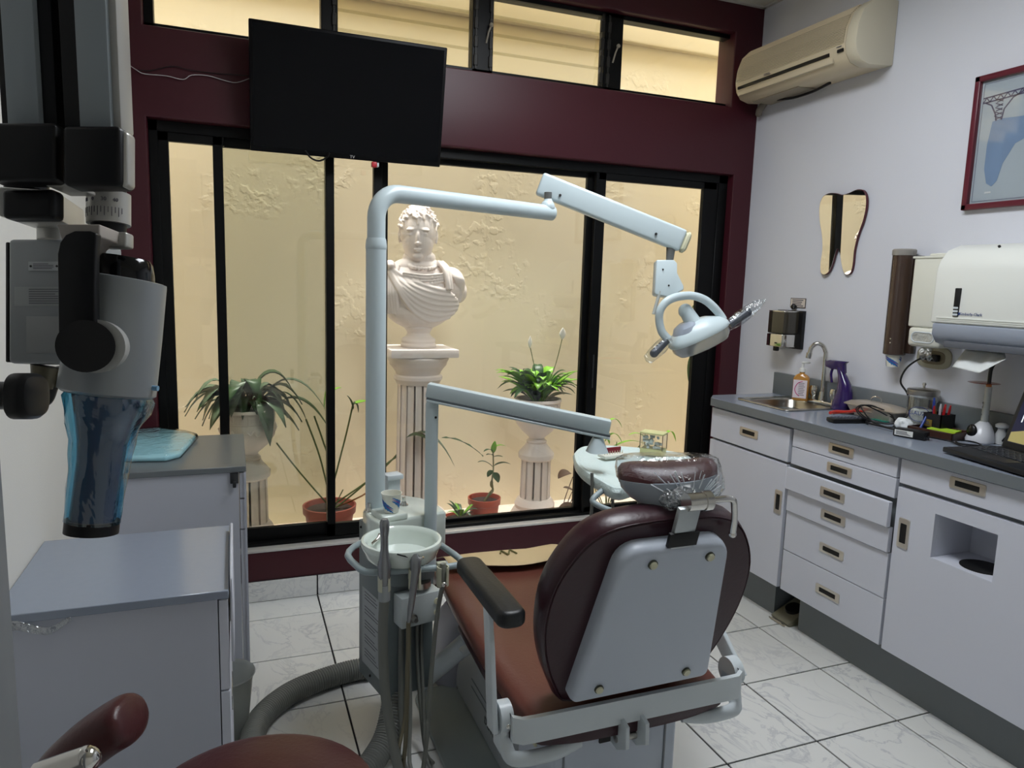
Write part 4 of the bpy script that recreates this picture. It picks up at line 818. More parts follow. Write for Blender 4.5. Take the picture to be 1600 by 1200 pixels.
# headrest mast and pillow
q = MB(); q.box(-.0245, .0245, -.006, .006, 0, .098, r=.002, mtx=Matrix(((X.x, N_.x, V_.x, loc(.0, .42, .03).x), (X.y, N_.y, V_.y, loc(.0, .42, .03).y), (X.z, N_.z, V_.z, loc(.0, .42, .03).z), (0, 0, 0, 1)))); q.build('mast', mat('mast_steel', (176, 182, 184), rough=.3, metal=.6, var=.08, vscale=40), t)
q = MB(); q.prism([(-.034, .43), (.034, .43), (.034, .462), (-.034, .462)], P0 + N_ * .03, U_, V_, .009, r=.001); q.build('mast_slot', DARK, t)
hc = loc(.018, .525, .024)
q = MB(); q.cone(hc + U_ * -.024, hc + U_ * .014, .0185, .0185, 24); q.cone(hc + U_ * .014, hc + U_ * .03, .0205, .0205, 24); mh = q.build('head_clamp', CHR, t)
hk = hc + U_ * .028
q = MB(); q.tube([hk, hk + U_ * .045, hk + U_ * .062 - V_ * .006, hk + U_ * .07 - V_ * .024, hk + U_ * .078 - V_ * .05, hk + U_ * .085 - V_ * .088], .0068, 14, smooth=5); q.ball(hk + U_ * .0852 - V_ * .09, .0085); q.build('clamp_lever', CHR, t)
# pillow: rounded trough with grey shell underneath
HR = thing_h = None
q = MB(); hd = 1.53
def hr(u, v, wu, dep_, dz=0, lift=0): 
    c = pd(u, v, hd + dz); s_ = hd / F
    return sup(c, RX * wu * s_, FW * dep_ + Vector((0, 0, lift)), 2.4, 32)
q.rings([hr(1042, 716, 60, .035, .03), hr(1042, 720, 72, .05, .03), hr(1042, 729, 78, .058, .02), hr(1042, 741, 78, .058, .01), hr(1043, 750, 76, .055, .005)])
for v in q.bm.verts:
    du = (v.co - pd(1042, 730, hd)).dot(RX) / .1
    v.co += DN * (.010 * (1 - du * du) - .004 * du)
hp = q.build('headrest', LEA, t)
q = MB(); q.rings([hr(1043, 744, 76, .052, .0), hr(1044, 756, 74, .052, 0), hr(1050, 770, 66, .045, -.005), hr(1058, 784, 48, .035, -.01), hr(1064, 795, 28, .022, -.01), hr(1068, 800, 12, .012, -.01)])
for v in q.bm.verts:
    du = (v.co - pd(1042, 730, hd)).dot(RX) / .1
    v.co += DN * (.010 * max(0, 1 - du * du) - .006 * du)
q.build('headrest_shell', mat('head_shell', (150, 158, 166), rough=.2, coat=.4), t)
q = MB(); q.obox(pd(1066, 796, 1.51), hc, .03, .02, r=.003); q.build('head_stem', STEEL, t)
# rear band
def band(zc, h, w, nm, m, ysag, par=t, xe=.295, thick=.012, n=24, yo=-1.70):
    q = MB(); R = []
    pts = []
    for k in range(n + 1):
        u = -1 + 2 * k / n; x = xe * math.copysign(min(abs(u) * 1.12, 1), u); a = max(0, abs(u) - .8) / .2
        pts.append((CX + x, yo - ysag * (1 - a ** 2)))
    for (x, y) in pts: R.append([Vector((x, y - thick / 2, zc - h / 2)), Vector((x, y - thick / 2, zc + h / 2)), Vector((x, y + thick / 2, zc + h / 2)), Vector((x, y + thick / 2, zc - h / 2))])
    q.rings(R); return q.build(nm, m, par)
band(.418, .058, .6, 'rear_band', WHT, .045)
for s_, x in ((-1, CX - .3), (1, CX + .3)):
    q = MB(); q.cone((x - .014, -1.69, .425), (x + .014, -1.69, .425), .034, .034, 28); q.box(x - .014, x + .014, -1.715, -1.665, .35, .425, r=.006); kn = q.build('knuckle', WHT, t)
    q = MB(); q.ball((x - .0, -1.722, .42), .006, u=10, v=8); q.build('pin', CHR, kn)
    xo = x + s_ * .024
    if s_ > 0:
        q = MB(); q.prism([(-1.715, .42), (-1.675, .39), (-1.50, .52), (-1.44, .60), (-1.46, .62), (-1.53, .56)], (xo - .006, 0, 0), Y, Z, .012, r=.003); q.build('arm_post', WHT, t); continue
    q = MB(); q.prism([(-1.715, .40), (-1.67, .395), (-1.655, .47), (-1.64, .57), (-1.62, .67), (-1.655, .67), (-1.68, .57), (-1.70, .47)], (xo - .006, 0, 0), Y, Z, .012, r=.003); q.build('arm_post', WHT, t)
    q = MB(); q.prism(rrect(xo - s_ * .008 - .004, -1.63, .062, .315, .024, 6), (0, 0, .672), X, Y, .036, r=.012, seg=4)
    q.build('arm_pad', BRUB, t)
q = MB(); q.tube([(CX - .3, -1.70, .40), (CX - .298, -1.715, .36), (CX - .28, -1.73, .345), (CX - .2, -1.735, .345), (CX - .13, -1.72, .35)], .016, 12, smooth=5, flat=(1, .8)); q.build('lower_bar', WHT, t)
q = MB(); q.tube([(CX + .3, -1.70, .40), (CX + .298, -1.715, .36), (CX + .28, -1.73, .348), (CX + .2, -1.735, .35), (CX + .14, -1.72, .355)], .016, 12, smooth=5, flat=(1, .8)); q.build('lower_bar', WHT, t)
for x in (CX - .038, CX + .012):
    q = MB(); q.prism([(-1.775, .395), (-1.74, .405), (-1.71, .36), (-1.71, .322), (-1.74, .32), (-1.778, .345)], (x - .005, 0, 0), Y, Z, .01, r=.002); q.build('yoke_lug', WHT, t)
q = MB(); q.cone((CX - .045, -1.735, .345), (CX + .02, -1.735, .345), .009, .009, 16); q.build('pivot_pin', STEEL, t)
# treatment paper on the seat end
q = MB()
def ppf(u, v):
    x = CX - .215 + .42 * u; y = -.985 + .2 * v - .05 * math.sin(u * 2.6); 
    z = .4695 + .008 * (1 - v) - max(0, y + .9) * .35 + .003 * math.sin(u * 9 + v * 5)
    return Vector((x, y, z))
q.grid(ppf, 24, 12); pa = tag(q.build('foot_cover_sheet', mat('tan_sheet', (206, 182, 140), rough=.6, var=.08, vscale=8), solid=.001), 'tan protective sheet lying over the far end of the maroon seat', 'sheet')
q = MB(); q.tube([(CX - .03 + .01 * k, -.93 + .02 * math.sin(k * 2.1), .479) for k in range(6)], .003, 5, smooth=3); q.build('smudge_print', mat('olive_ink', (112, 108, 66), rough=.7), pa)
# clear plastic bag over the headrest
q = MB(); R = []
bg = [(1042, 710, 66, .055), (1042, 716, 80, .064), (1044, 730, 84, .066), (1048, 745, 82, .064), (1056, 762, 72, .055), (1066, 780, 50, .04), (1072, 795, 34, .028), (1074, 808, 20, .02)]
for i, (u, v, wu, dd) in enumerate(bg):
    r_ = sup(pd(u, v, hd + .015), RX * wu * hd / F, FW * dd, 2.3, 60)
    c_ = pd(u, v, hd + .015)
    R.append([c_ + (p - c_) * (1 + .07 * noise.noise(Vector((k * .45, i * .8, 3))) + (.16 if i > 3 else .03) * noise.noise(Vector((k * 1.4, i * .3, 9)))) for k, p in enumerate(r_)])
q.rings(R); tag(q.build('headrest_bag', thin('bag_film', (248, 250, 252), .9, .07, .6, 22)), 'crinkled clear plastic bag wrapped around the chair headrest', 'plastic bag')
q = MB()
for k in range(60):
    a = random.uniform(-1.15, .9); b0 = pd(1080, 786, 1.5); p1 = pd(1078 + a * 55, 770 + random.uniform(-35, 14), 1.47 + random.uniform(-.01, .04))
    q.tube([b0 + Vector((random.uniform(-.008, .008), 0, random.uniform(-.006, .006))), b0.lerp(p1, .5) + DN * .004, p1], .0011, 4, smooth=3)
q.ball(pd(1078, 780, 1.49), .001, u=6, v=4)
tag(q.build('bag_gather', mat('film_white', (232, 238, 242), rough=.3, trans=.3)), 'gathered knot of clear film at the chair headrest clamp', 'plastic film')

q = MB(); gc = pd(1076, 781, 1.485)
for rr_ in (.03, .022):
    t_b = bmesh.new(); bmesh.ops.create_icosphere(t_b, subdivisions=4, radius=rr_)
    for v in t_b.verts: v.co = Vector((v.co.x * 1.5, v.co.y, v.co.z * .8)); v.co *= 1 + .5 * noise.noise(v.co * 45) + .25 * noise.noise(v.co * 120)
    q._add(t_b, Matrix.Translation(gc + Vector((-.012, 0, .004))))
tag(q.build('bag_knot', thin('knot_film', (244, 248, 250), .72, .18, .9, 60)), 'bunched knot of crinkled clear film beside the chrome headrest clamp', 'plastic film')
# ================================================================ CUSPIDOR UNIT
t = CU = thing('cuspidor_unit', 'grey dental cuspidor tower with round spittoon bowl left of the chair', 'cuspidor', (-2.0, -1.05, .15))
th = math.radians(13.5); E1 = Vector((math.cos(th), math.sin(th), 0)); E2 = Vector((math.sin(th), -math.cos(th), 0)); Bc = Vector((-2.05, -1.12, 0))
TM = Matrix(((E1.x, -E2.x, 0, Bc.x), (E1.y, -E2.y, 0, Bc.y), (0, 0, 1, 0), (0, 0, 0, 1)))   # local x right, y to the back
q = MB(); q.box(0, .155, 0, .19, .15, .64, r=.005, mtx=TM); tw = q.build('tower', TOWER, t)
q = MB(); q.box(-.0012, .0, .022, .16, .2, .44, mtx=TM); lb = q.build('instruction_label', mat('label_grey', (170, 176, 178), rough=.5), tw)
for k in range(5): lines(lb, TM @ Vector((-.0014, .09, .42 - k * .045)), -(TM.to_3x3() @ Y), Z, .1, .03, 3, th=.12)
for y_, z_ in ((.012, .34), (.1, .18), (.17, .62)): q = MB(); q.ball(TM @ Vector((-.001, y_, z_)), .004, u=8, v=6); q.build('screw', BPL, tw)
q = MB(); q.box(.025, .15, -.055, .0, .385, .475, r=.004, mtx=TM); cb = q.build('control_box', mat('box_white', (186, 194, 194), rough=.35), t)
for a, z_ in ((.052, .45), (.135, .445), (.135, .412)): q = MB(); q.cone(TM @ Vector((a, -.054, z_)), TM @ Vector((a, -.058, z_)), .009, .009, 20); q.build('push_button', IVORY, cb)
q = MB(); q.cone(TM @ Vector((.06, -.05, .412)), TM @ Vector((.06, -.075, .412)), .0085, .007, 18); q.cone(TM @ Vector((.06, -.052, .412)), TM @ Vector((.06, -.06, .412)), .013, .013, 18); q.build('hose_port', STEEL, cb)
q = MB(); q.box(.01, .145, -.03, .02, .5, .62, r=.01, mtx=TM); q.build('upper_block', TOWER, t)
q = MB(); q.cone(TM @ Vector((.1, -.02, .485)), TM @ Vector((.1, -.02, .502)), .03, .03, 24); q.build('steel_ring', STEEL, t)
# head casting behind the bowl
q = MB(); q.prism([(-.045, .0), (-.035, .075), (-.0, .125), (.05, .16), (.12, .165), (.165, .1), (.175, .02), (.165, -.05), (-.04, -.05)], TM @ Vector((0, 0, .6)), TM.to_3x3() @ X, TM.to_3x3() @ Y, .105, r=.008); hd_ = q.build('head_casting', PORC, t)
q = MB(); q.box(-.03, .045, -.05, .035, .7, .7195, r=.006, seg=3, mtx=TM); q.build('cup_shelf', PORC, t)
for a, c in ((-.025, .055), (.085, .06)):
    q = MB(); p = TM @ Vector((a, c, .705)); q.cone(p, p + Z * .003, .013, .012, 20); q.cone(p + Z * .002, p + Z * .012, .009, .006, 20); q.cone(p + Z * .01, p + Z * .024, .0055, .0055, 12); q.build('water_control', CHR, hd_)
q = MB(); q.box(.058, .098, .11, .14, .7, .775, r=.003, mtx=TM).box(.052, .104, .1, .145, .77, .785, r=.003, mtx=TM); q.build('rear_bracket', WHT, t)
# bowl
bc = Vector((-2.04, -1.28, 0))
q = MB(); q.lathe([(0, .636), (.06, .637), (.08, .642), (.09, .652), (.096, .668), (.101, .677), (.104, .686), (.102, .694), (.096, .696), (.09, .692), (.087, .683), (.083, .665), (.075, .652), (.04, .647), (0, .646)], bc, 56); bw = q.build('bowl', PORC, t)
q = MB(); q.cone(bc + Z * .585, bc + Z * .637, .05, .05, 28); q.build('bowl_neck', TOWER, t)
q = MB(); q.tube([bc + Vector((-.035, .085, .66)), bc + Vector((-.045, .06, .688)), bc + Vector((-.052, .045, .684)), bc + Vector((-.07, .035, .674))], .0045, 10, smooth=5); q.build('rinse_spout', CHR, bw)
# rail
rp = [(-1.955, -1.16), (-1.925, -1.2), (-1.91, -1.25), (-1.896, -1.33), (-1.905, -1.358), (-1.935, -1.366), (-2.02, -1.36), (-2.1, -1.352), (-2.142, -1.34), (-2.158, -1.29), (-2.168, -1.22), (-2.145, -1.165), (-2.1, -1.12)]
q = MB(); q.tube([(a, c, .64) for a, c in rp], .0085, 14, smooth=2); q.build('holder_rail', UNITG, t)
HP = [(-2.102, -1.358), (-2.028, -1.366), (-1.958, -1.37)]
IVH = mat('holder_ivory', (190, 190, 168), rough=.4)
for (a, c) in HP:
    q = MB(); pts_ = []
    for k in range(13):
        an = math.radians(-60 + 300 * k / 12 - 0); pts_.append(Vector((a + .0155 * math.cos(an), c - .012 + .0155 * math.sin(an), 0)))
    R = [[Vector((p.x, p.y, .6)), Vector((p.x * 1, p.y, .649)), Vector((a + (p.x - a) * .82, c - .012 + (p.y - c + .012) * .82, .649)), Vector((a + (p.x - a) * .7, c - .012 + (p.y - c + .012) * .7, .6))] for p in pts_]
    q.rings(R); q.box(a - .012, a + .012, c - .004, c + .012, .615, .655, r=.003); q.build('holder_clip', IVH, t)
# paper cup on the unit
cpp = TM @ Vector((.008, -.02, .7202)); cup(cpp, 'patterned paper cup standing on the cuspidor unit shelf', h=.054, r0=.0195, r1=.0275)
# suction handpiece, syringe, third hose
def hp_hose(nm, lab, cat, a, c, parts, hose, hr_, m=HOSEG):
    t_ = thing(nm, lab, cat, (a, c, .6))
    for (p_nm, fn, mm) in parts: q = MB(); fn(q); q.build(p_nm, mm, t_)
    q = MB(); q.tube(hose, hr_, 10, smooth=5); q.build('hose', m, t_); t_.location.z += .015; return t_
DCH_ = mat('gunmetal', (138, 140, 142), rough=.26, metal=.6)
a, c = HP[0]
hp_hose('suction_handpiece', 'dark metal suction handpiece standing upright in the left holder', 'handpiece', a, c, [
    ('valve', lambda q: q.rings([sup((a, c - .012, z), X * r_, Y * r_, 2.4, 20) for z, r_ in [(.6, .012), (.625, .0155), (.65, .0165), (.665, .013), (.69, .0095), (.72, .009), (.745, .0115), (.758, .0115), (.766, .008)]]), DCH_),
    ('collar', lambda q: q.cone((a, c - .012, .56), (a, c - .012, .6), .0145, .0145, 20), mat('collar_grey', (150, 156, 158), rough=.35))],
    [(a, c - .012, .565), (a - .002, c - .01, .45), (a + .006, c - .01, .3), (a + .03, c - .03, .14), (a + .06, c - .08, .02), (a + .1, c - .2, .012)], .0125)
a, c = HP[1]
hp_hose('air_water_syringe', 'chrome air water syringe hanging in the middle holder with long thin tip', 'syringe', a, c, [
    ('body', lambda q: q.rings([sup((a + dx, c - .016 + dy, z), X * r_, Y * r_, 2.6, 18) for z, r_, dx, dy in [(.5, .004, -.018, -.01), (.54, .0075, -.012, -.008), (.6, .009, -.004, -.004), (.635, .0125, 0, 0), (.655, .014, 0, 0), (.668, .01, 0, .002), (.675, .005, 0, .002)]]), DCH_),
    ('button', lambda q: q.cone((a + .01, c - .02, .66), (a + .018, c - .024, .668), .004, .004, 12), CHR),
    ('tip', lambda q: q.tube([(a - .006, c - .012, .663), (a - .035, c - .018, .675), (a - .045, c - .014, .678)], .0018, 8, smooth=4), BPL)],
    [(a - .018, c - .026, .505), (a - .018, c - .024, .4), (a - .02, c - .02, .2), (a - .03, c - .03, .05), (a - .02, c - .12, .01)], .0055, mat('olive_hose', (104, 98, 78), rough=.5))
a, c = HP[2]
hp_hose('saliva_ejector', 'small saliva ejector valve in the right holder of the rail', 'handpiece', a, c, [
    ('valve', lambda q: q.lathe([(.0035, .64), (.006, .642), (.008, .63), (.0085, .6), (.007, .582), (0, .58)], (a, c - .012, 0), 18), mat('valve_grey', (130, 132, 124), rough=.35)),
    ('knob', lambda q: q.ball((a, c - .024, .592), .0075, u=12, v=8), CHR)],
    [(a, c - .012, .585), (a - .012, c - .008, .5), (a - .022, c - .0, .35), (a - .036, c - .01, .15), (a - .06, c - .03, .02), (a - .07, c - .08, .01)], .006)
def hose(lab, pts, r, m=HOSEG): q = MB(); q.tube(pts, r, 10, smooth=5); tag(q.build('hose', m), lab, 'hose', 'thin hoses hanging under the cuspidor tower')
for k, (x0, y0, x1, y1, r_) in enumerate([(-2.0, -1.12, -2.03, -1.28, .008), (-1.975, -1.12, -2.0, -1.3, .006), (-1.95, -1.11, -1.945, -1.24, .005), (-1.99, -1.16, -2.045, -1.3, .005), (-1.935, -1.1, -1.95, -1.3, .0055)]):
    hose(['thicker grey hose dropping from beneath the cuspidor tower', 'thin grey hose second from the left beneath the tower', 'thin grey hose at the right corner beneath the tower', 'thin olive hose crossing the others beneath the tower', 'thin grey hose leaning toward the chair base'][k],
         [(x0, y0, .47 if k != 3 else .4), (x0 - .005, y0 - .005, .3), (x0 * .7 + x1 * .3, y0 * .8 + y1 * .2, .13), (x1, y1 * .6 + y0 * .4, .02), (x1 + .01, y1, .012)], r_, mat('olive_hose', (104, 98, 78)) if k == 3 else HOSEG)
# corrugated duct hose on the floor
def corr(pts, r, pitch, m, nm):
    P = spline([Vector(p) for p in pts], 14); S_ = [0]
    for a_, b_ in zip(P, P[1:]): S_.append(S_[-1] + (b_ - a_).length)
    tot = S_[-1]; n = int(tot / pitch) * 4; Q = []; j = 0
    for k in range(n + 1):
        s_ = tot * k / n
        while j < len(S_) - 2 and S_[j + 1] < s_: j += 1
        Q.append(P[j].lerp(P[j + 1], (s_ - S_[j]) / max(S_[j + 1] - S_[j], 1e-6)))
    q = MB(); up = Vector((0, 0, 1)); R = []
    for k, p in enumerate(Q):
        d = (Q[min(k + 1, n)] - Q[max(k - 1, 0)]).normalized(); x = d.cross(up)
        if x.length < .2: x = d.cross(Vector((1, 0, 0)))
        x.normalize(); y = x.cross(d); rr = r * (1, .97, .88, .97)[k % 4]
        R.append([p + x * math.cos(a) * rr + y * math.sin(a) * rr for a in [2 * math.pi * i / 18 for i in range(18)]])
    q.rings(R); return q.build(nm, m, ang=80)
ch = corr([(-2.0, -1.04, .22), (-2.01, -1.08, .15), (-2.07, -1.19, .06), (-2.2, -1.3, .036), (-2.34, -1.23, .036), (-2.405, -1.09, .036), (-2.39, -.93, .036), (-2.3, -.81, .036), (-2.18, -.75, .036), (-2.05, -.725, .036), (-1.93, -.76, .036), (-1.86, -.84, .036)], .036, .0085, mat('duct_grey', (120, 122, 118), rough=.45), 'duct_hose')
tag(ch, 'thick grey corrugated duct hose looping over the floor under the cuspidor', 'hose')
# chair support tube seen between tower and seat
q = MB(); q.tube([pd(655, 1066, 2.2), pd(700, 1029, 2.17), pd(742, 992, 2.16)], .03, 20); q.ball(pd(738, 992, 2.15), .036); q.build('support_arm', WHT, DCH)
q = MB(); q.tube([pd(722, 1020, 2.1), pd(745, 1003, 2.12), pd(775, 975, 2.16)], .016, 12, flat=(1.5, .5)); q.build('arm_bracket', WHT, DCH)
q = MB(); q.rings([sup((-1.66, -.78, z), X * a, Y * c, 3.5, 36) for z, a, c in [(.0, .16, .13), (.05, .16, .13), (.2, .13, .11), (.24, .1, .09)]]); q.build('front_boot', mat('boot_lilac', (170, 172, 184), rough=.35), DCH)
# ================================================================ DENTAL LIGHT (post, arms and lamp)
t = thing('dental_light', 'dental operating light on an arched tubular post and spring arm', 'dental light', (-2.065, -1.05, .66))
px_, py_ = -2.066, -1.05
q = MB(); q.cone((px_, py_, .69), (px_, py_, 1.435), .0275, .0275, 32); q.build('post', UNIT, t)
q = MB(); q.lathe([(.0275, 1.432), (.0285, 1.434), (.0285, 1.443), (.027, 1.456), (.025, 1.462), (0, 1.462)], (px_, py_, 0), 32); q.build('post_collar', UNIT, t)
e1 = pp(862, 334, 'z', 1.583); dirx = (Vector((e1.x, e1.y, 0)) - Vector((px_, py_, 0))).normalized()
bend = [Vector((px_, py_, 1.45)), Vector((px_, py_, 1.50))] + [Vector((px_, py_, 1.515)) + dirx * (.07 * (1 - math.cos(a))) + Z * (.07 * math.sin(a)) for a in [math.radians(10 * k) for k in range(0, 10)]] + [Vector((px_, py_, 1.585)) + dirx * .12]
end_ = Vector((px_, py_, 1.585)) + dirx * ((Vector((e1.x, e1.y, 0)) - Vector((px_, py_, 0))).length)
q = MB(); q.tube(bend + [end_], .0245, 24); q.ball(end_, .0245, (.5, .5, 1), 24, 16); q.build('arched_tube', UNIT, t)
q = MB(); q.ball(end_ - dirx * .02 + Z * .018, .024, (1, 1, 1), 20, 12); q.cone(end_ - dirx * .018 + Z * .015, end_ - dirx * .02 + Z * .045, .024, .012, 20); q.build('elbow_boss', UNIT, t)
kn_ = end_ - dirx * .02 + Z * .045
q = MB(); q.cone(kn_ - Z * .01, kn_ + Z * .02, .0125, .0125, 16); q.build('swivel', mat('grey_swivel', (110, 112, 110), rough=.35, metal=.4), t)
da = (end_ - CAM).dot(FW)
A0, A1 = pd(848, 289, da), pd(1066, 377, da + .03)
def arm_box(nm, A0, A1, w_, h_, m, par, r=.01):
    q = MB(); q.obox(A0, A1, w_, h_, r=r, seg=4); return q.build(nm, m, par)
ab = arm_box('spring_arm', A0 - (A1 - A0).normalized() * .012, A1, .045, .075, UNIT, t)
dA = (A1 - A0).normalized()
q = MB(); q.obox(A1 - dA * .002, A1 + dA * .022, .046, .072, r=.016, seg=4); q.build('arm_end_cap', IVORY, t)
for f_ in (.12, .8): p = A0.lerp(A1, f_) - FW * .0228 + DN * .018; q = MB(); q.cone(p, p - FW * .003, .0045, .0045, 12); q.build('arm_screw', DARK, t)
dl = da + .03
def fr(u, v, dz=0): return pd(u, v, dl + dz)
s1 = dl / F
q = MB(); q.cone(fr(1049, 380), fr(1046, 410), .0165, .012, 16); q.build('drop_swivel', MC['grey_swivel'], t)
q = MB(); q.prism([(0, 0), (27, 0), (32, 5), (32, 20), (42, 40), (42, 46), (22, 58), (0, 54), (-3, 52)], fr(1026, 406, -.025), RX * s1, DN * s1, .05, r=.004); q.build('yoke', UNIT, t)
for (a, c) in ((1036, 421), (1045, 446)): q = MB(); q.ball(fr(a, c, -.026), .003, u=8, v=6); q.build('yoke_screw', DARK, t)
q = MB(); q.cone(fr(1051, 446), fr(1057, 466), .017, .014, 20); q.build('yoke_neck', UNIT, t)
q = MB(); q.tube([fr(1031, 455, -.02), fr(1029, 463, -.02), fr(1021, 491, -.02)], .0055, 12, smooth=3); q.build('brake_lever', mat('lever_grey', (170, 174, 170), rough=.35), t)
hl = [fr(*p) for p in [(1044, 530, -.03), (1034, 518, -.04), (1030, 500, -.05), (1032, 484, -.06), (1042, 471, -.06), (1058, 464, -.05), (1080, 462, -.03), (1100, 468, -.02), (1115, 480, -.01), (1125, 492, 0), (1130, 500, 0)]]
q = MB(); q.tube(hl, .0115, 14, smooth=5, flat=(1, 1.2)); q.build('bow_handle', UNIT, t)
q = MB(); q.ball(fr(1071, 486), .0235, (1, 1, 1.05), 24, 16); q.cone(fr(1072, 486), fr(1084, 506), .023, .028, 24); q.build('bulb_housing', UNIT, t)
# reflector housing: tilted shell
ax_ = (RX * .42 + DN * .88 + FW * .2).normalized(); sd = (RX * .9 - DN * .43).normalized(); dp = ax_.cross(sd).normalized()
hcn = fr(1090, 520)
q = MB(); q.rings([sup(hcn + ax_ * a, sd * b_, dp * c_, 2.5, 40) for a, b_, c_ in [(-.042, .03, .03), (-.036, .055, .05), (-.02, .088, .062), (-.004, .104, .07), (.006, .107, .072), (.012, .105, .071)]]); q.build('reflector_housing', UNIT, t)
q = MB(); q.rings([sup(hcn + ax_ * a, sd * b_, dp * c_, 2.5, 40) for a, b_, c_ in [(.01, .101, .069), (.034, .099, .068), (.05, .088, .06), (.056, .06, .045)]]); q.build('lens_cover', mat('lens_clear', (196, 202, 206), rough=.12, trans=.55, coat=.3), t)
q = MB(); q.rings([sup(hcn + ax_ * a + sd * .01, sd * b_, dp * c_, 2, 32) for a, b_, c_ in [(.0555, .04, .01), (.057, .038, .008)]]); q.build('lens_slit', mat('lens_dark', (90, 92, 96), rough=.2), t)
p = hcn - dp * .0715 + ax_ * .008
q = MB(); q.obox(p - sd * .018, p + sd * .018, .004, .008, up=ax_); q.build('vent_slot', DARK, t)
q = MB(); q.rings([sup(hcn + ax_ * a - sd * .03, sd * b_, dp * c_, 2, 28) for a, b_, c_ in [(-.05, .02, .025), (-.04, .04, .048), (-.024, .05, .055)]]); q.build('heat_shield', mat('shield_grey', (150, 158, 170), rough=.3), t)
GR = mat('grip_grey', (70, 74, 82), rough=.3)
for (h0, h1, u0, lab) in [((1042, 532, -.03), (1022, 552, -.04), 0, 'left'), ((1140, 508, 0), (1168, 488, 0), 1, 'right')]:
    a, c = fr(*h0), fr(*h1); q = MB(); q.cone(a, c, .012, .014, 18); q.ball(c, .0145); q.build('grip_handle', GR, t)
    d = (c - a).normalized(); x_ = d.cross(FW).normalized(); y_ = x_.cross(d); q = MB(); R = []
    for i, (f_, w1, w2) in enumerate([(-.2, .014, .012), (.1, .02, .017), (.5, .022, .018), (1.0, .021, .017), (1.5, .017, .01), (2.0 if u0 else 1.6, .004, .003)]):
        cc_ = a + (c - a) * f_; r_ = sup(cc_, x_ * w1, y_ * w2, 2, 26); R.append([cc_ + (p - cc_) * (1 + .3 * noise.noise(Vector((k * .7, i, u0 * 5)))) for k, p in enumerate(r_)])
    q.rings(R); tag(q.build('handle_sleeve', thin('sleeve_film', (246, 249, 251), .93, .08, .5, 30)), 'clear plastic sleeve over the ' + lab + ' grip of the dental light', 'plastic sleeve')
# ================================================================ INSTRUMENT TRAY ON ITS ARM
t = thing('instrument_tray', 'pale grey dental delivery tray on a spring arm and post beside the chair', 'instrument tray', (-1.93, -1.15, .56))
tx, ty = -1.93, -1.15
q = MB(); q.cone((tx, ty, .55), (tx, ty, 1.012), .0175, .0175, 28); q.lathe([(.0175, 1.01), (.0175, 1.02), (.015, 1.024), (.0135, 1.03), (0, 1.03)], (tx, ty, 0), 28); q.build('post', UNIT, t)
q = MB(); q.cone((tx + .006, ty - .0172, .985), (tx + .006, ty - .0182, .985), .0035, .0035, 10); q.build('screw', DARK, t)
q = MB(); q.cone((tx, ty, 1.025), (tx, ty, 1.045), .0115, .0115, 20); q.build('swivel', MC['grey_swivel'], t)
dt = (Vector((tx, ty, 1.05)) - CAM).dot(FW)
B0_, B1_ = pd(668, 609, dt), pd(953, 668, 1.93)
q = MB(); q.obox(B0_, B1_, .036, .04, r=.004, seg=2); q.build('arm_cover', UNIT, t)
q = MB(); q.obox(B0_ + DN * .0215, B1_ + DN * .0215, .032, .008, r=.001, seg=1); q.build('arm_channel', mat('channel_grey', (96, 104, 108), rough=.4), t)
q = MB(); q.obox(B0_ + DN * .027, B1_ + DN * .027, .036, .006, r=.001, seg=1); q.build('arm_flange', UNIT, t)
q = MB(); q.cone(pd(934, 676, 1.93), pd(934, 688, 1.93), .0115, .0115, 18); q.build('swivel', MC['grey_swivel'], t)
q = MB(); q.rings([sup(pd(934, 684, 1.93), X * .014, Y * .014, 2.4, 20), sup(pd(933, 697, 1.93), X * .022, Y * .022, 3, 20), sup(pd(933, 706, 1.93), X * .028, Y * .028, 3, 20)]); q.build('tray_hub', UNIT, t)
z_t = .862
def tz(u, v, z=z_t): return pp(u, v, 'z', z)
o = [tz(896, 708), tz(912, 697), tz(960, 696), tz(1058, 706), tz(1085, 722), tz(1060, 742), tz(1000, 755), tz(966, 764), tz(938, 752), tz(903, 728)]
ol = [(p.x, p.y) for p in spline([Vector((p.x, p.y, 0)) for p in o + [o[0]]], 5)[:-1]]
cxm = sum(a for a, c in ol) / len(ol); cym = sum(c for a, c in ol) / len(ol)
def tr(sc, z): return [Vector((cxm + (a - cxm) * sc, cym + (c - cym) * sc, z)) for a, c in ol]
q = MB(); q.rings([tr(.78, z_t - .036), tr(.93, z_t - .034), tr(1.0, z_t - .022), tr(1.01, z_t - .01), tr(.98, z_t), tr(.92, z_t + .002), tr(.86, z_t - .005), tr(.7, z_t - .006)]); q.build('tray_body', mat('tray_pale', (212, 228, 226), rough=.35, bump=.3, bscale=160), t)
rg = [pd(948, 762, 1.83), pd(928, 778, 1.8), pd(930, 787, 1.79), pd(962, 800, 1.76), pd(1000, 799, 1.76), pd(1060, 792, 1.77), pd(1110, 784, 1.8)]
q = MB(); q.tube(rg, .0075, 12, smooth=5); q.build('holder_rail', UNITG, t)
for (u, v) in ((1003, 796), (1022, 795), (1042, 793)):
    q = MB(); p = pd(u, v, 1.755); q.box(p.x - .012, p.x + .012, p.y - .012, p.y + .008, p.z - .018, p.z + .012, r=.004); q.build('holder_clip', IVH, t)
for k, (u, v, v1) in enumerate([(957, 778, 820), (925, 745, 830), (998, 775, 800), (1010, 770, 800)]):
    q = MB(); q.tube([pd(u, v - 6, 1.86), pd(u, (v + v1) / 2, 1.86), pd(u - 4, v1, 1.86)], .0045, 8, smooth=4); q.build('hose', HOSEG, t)
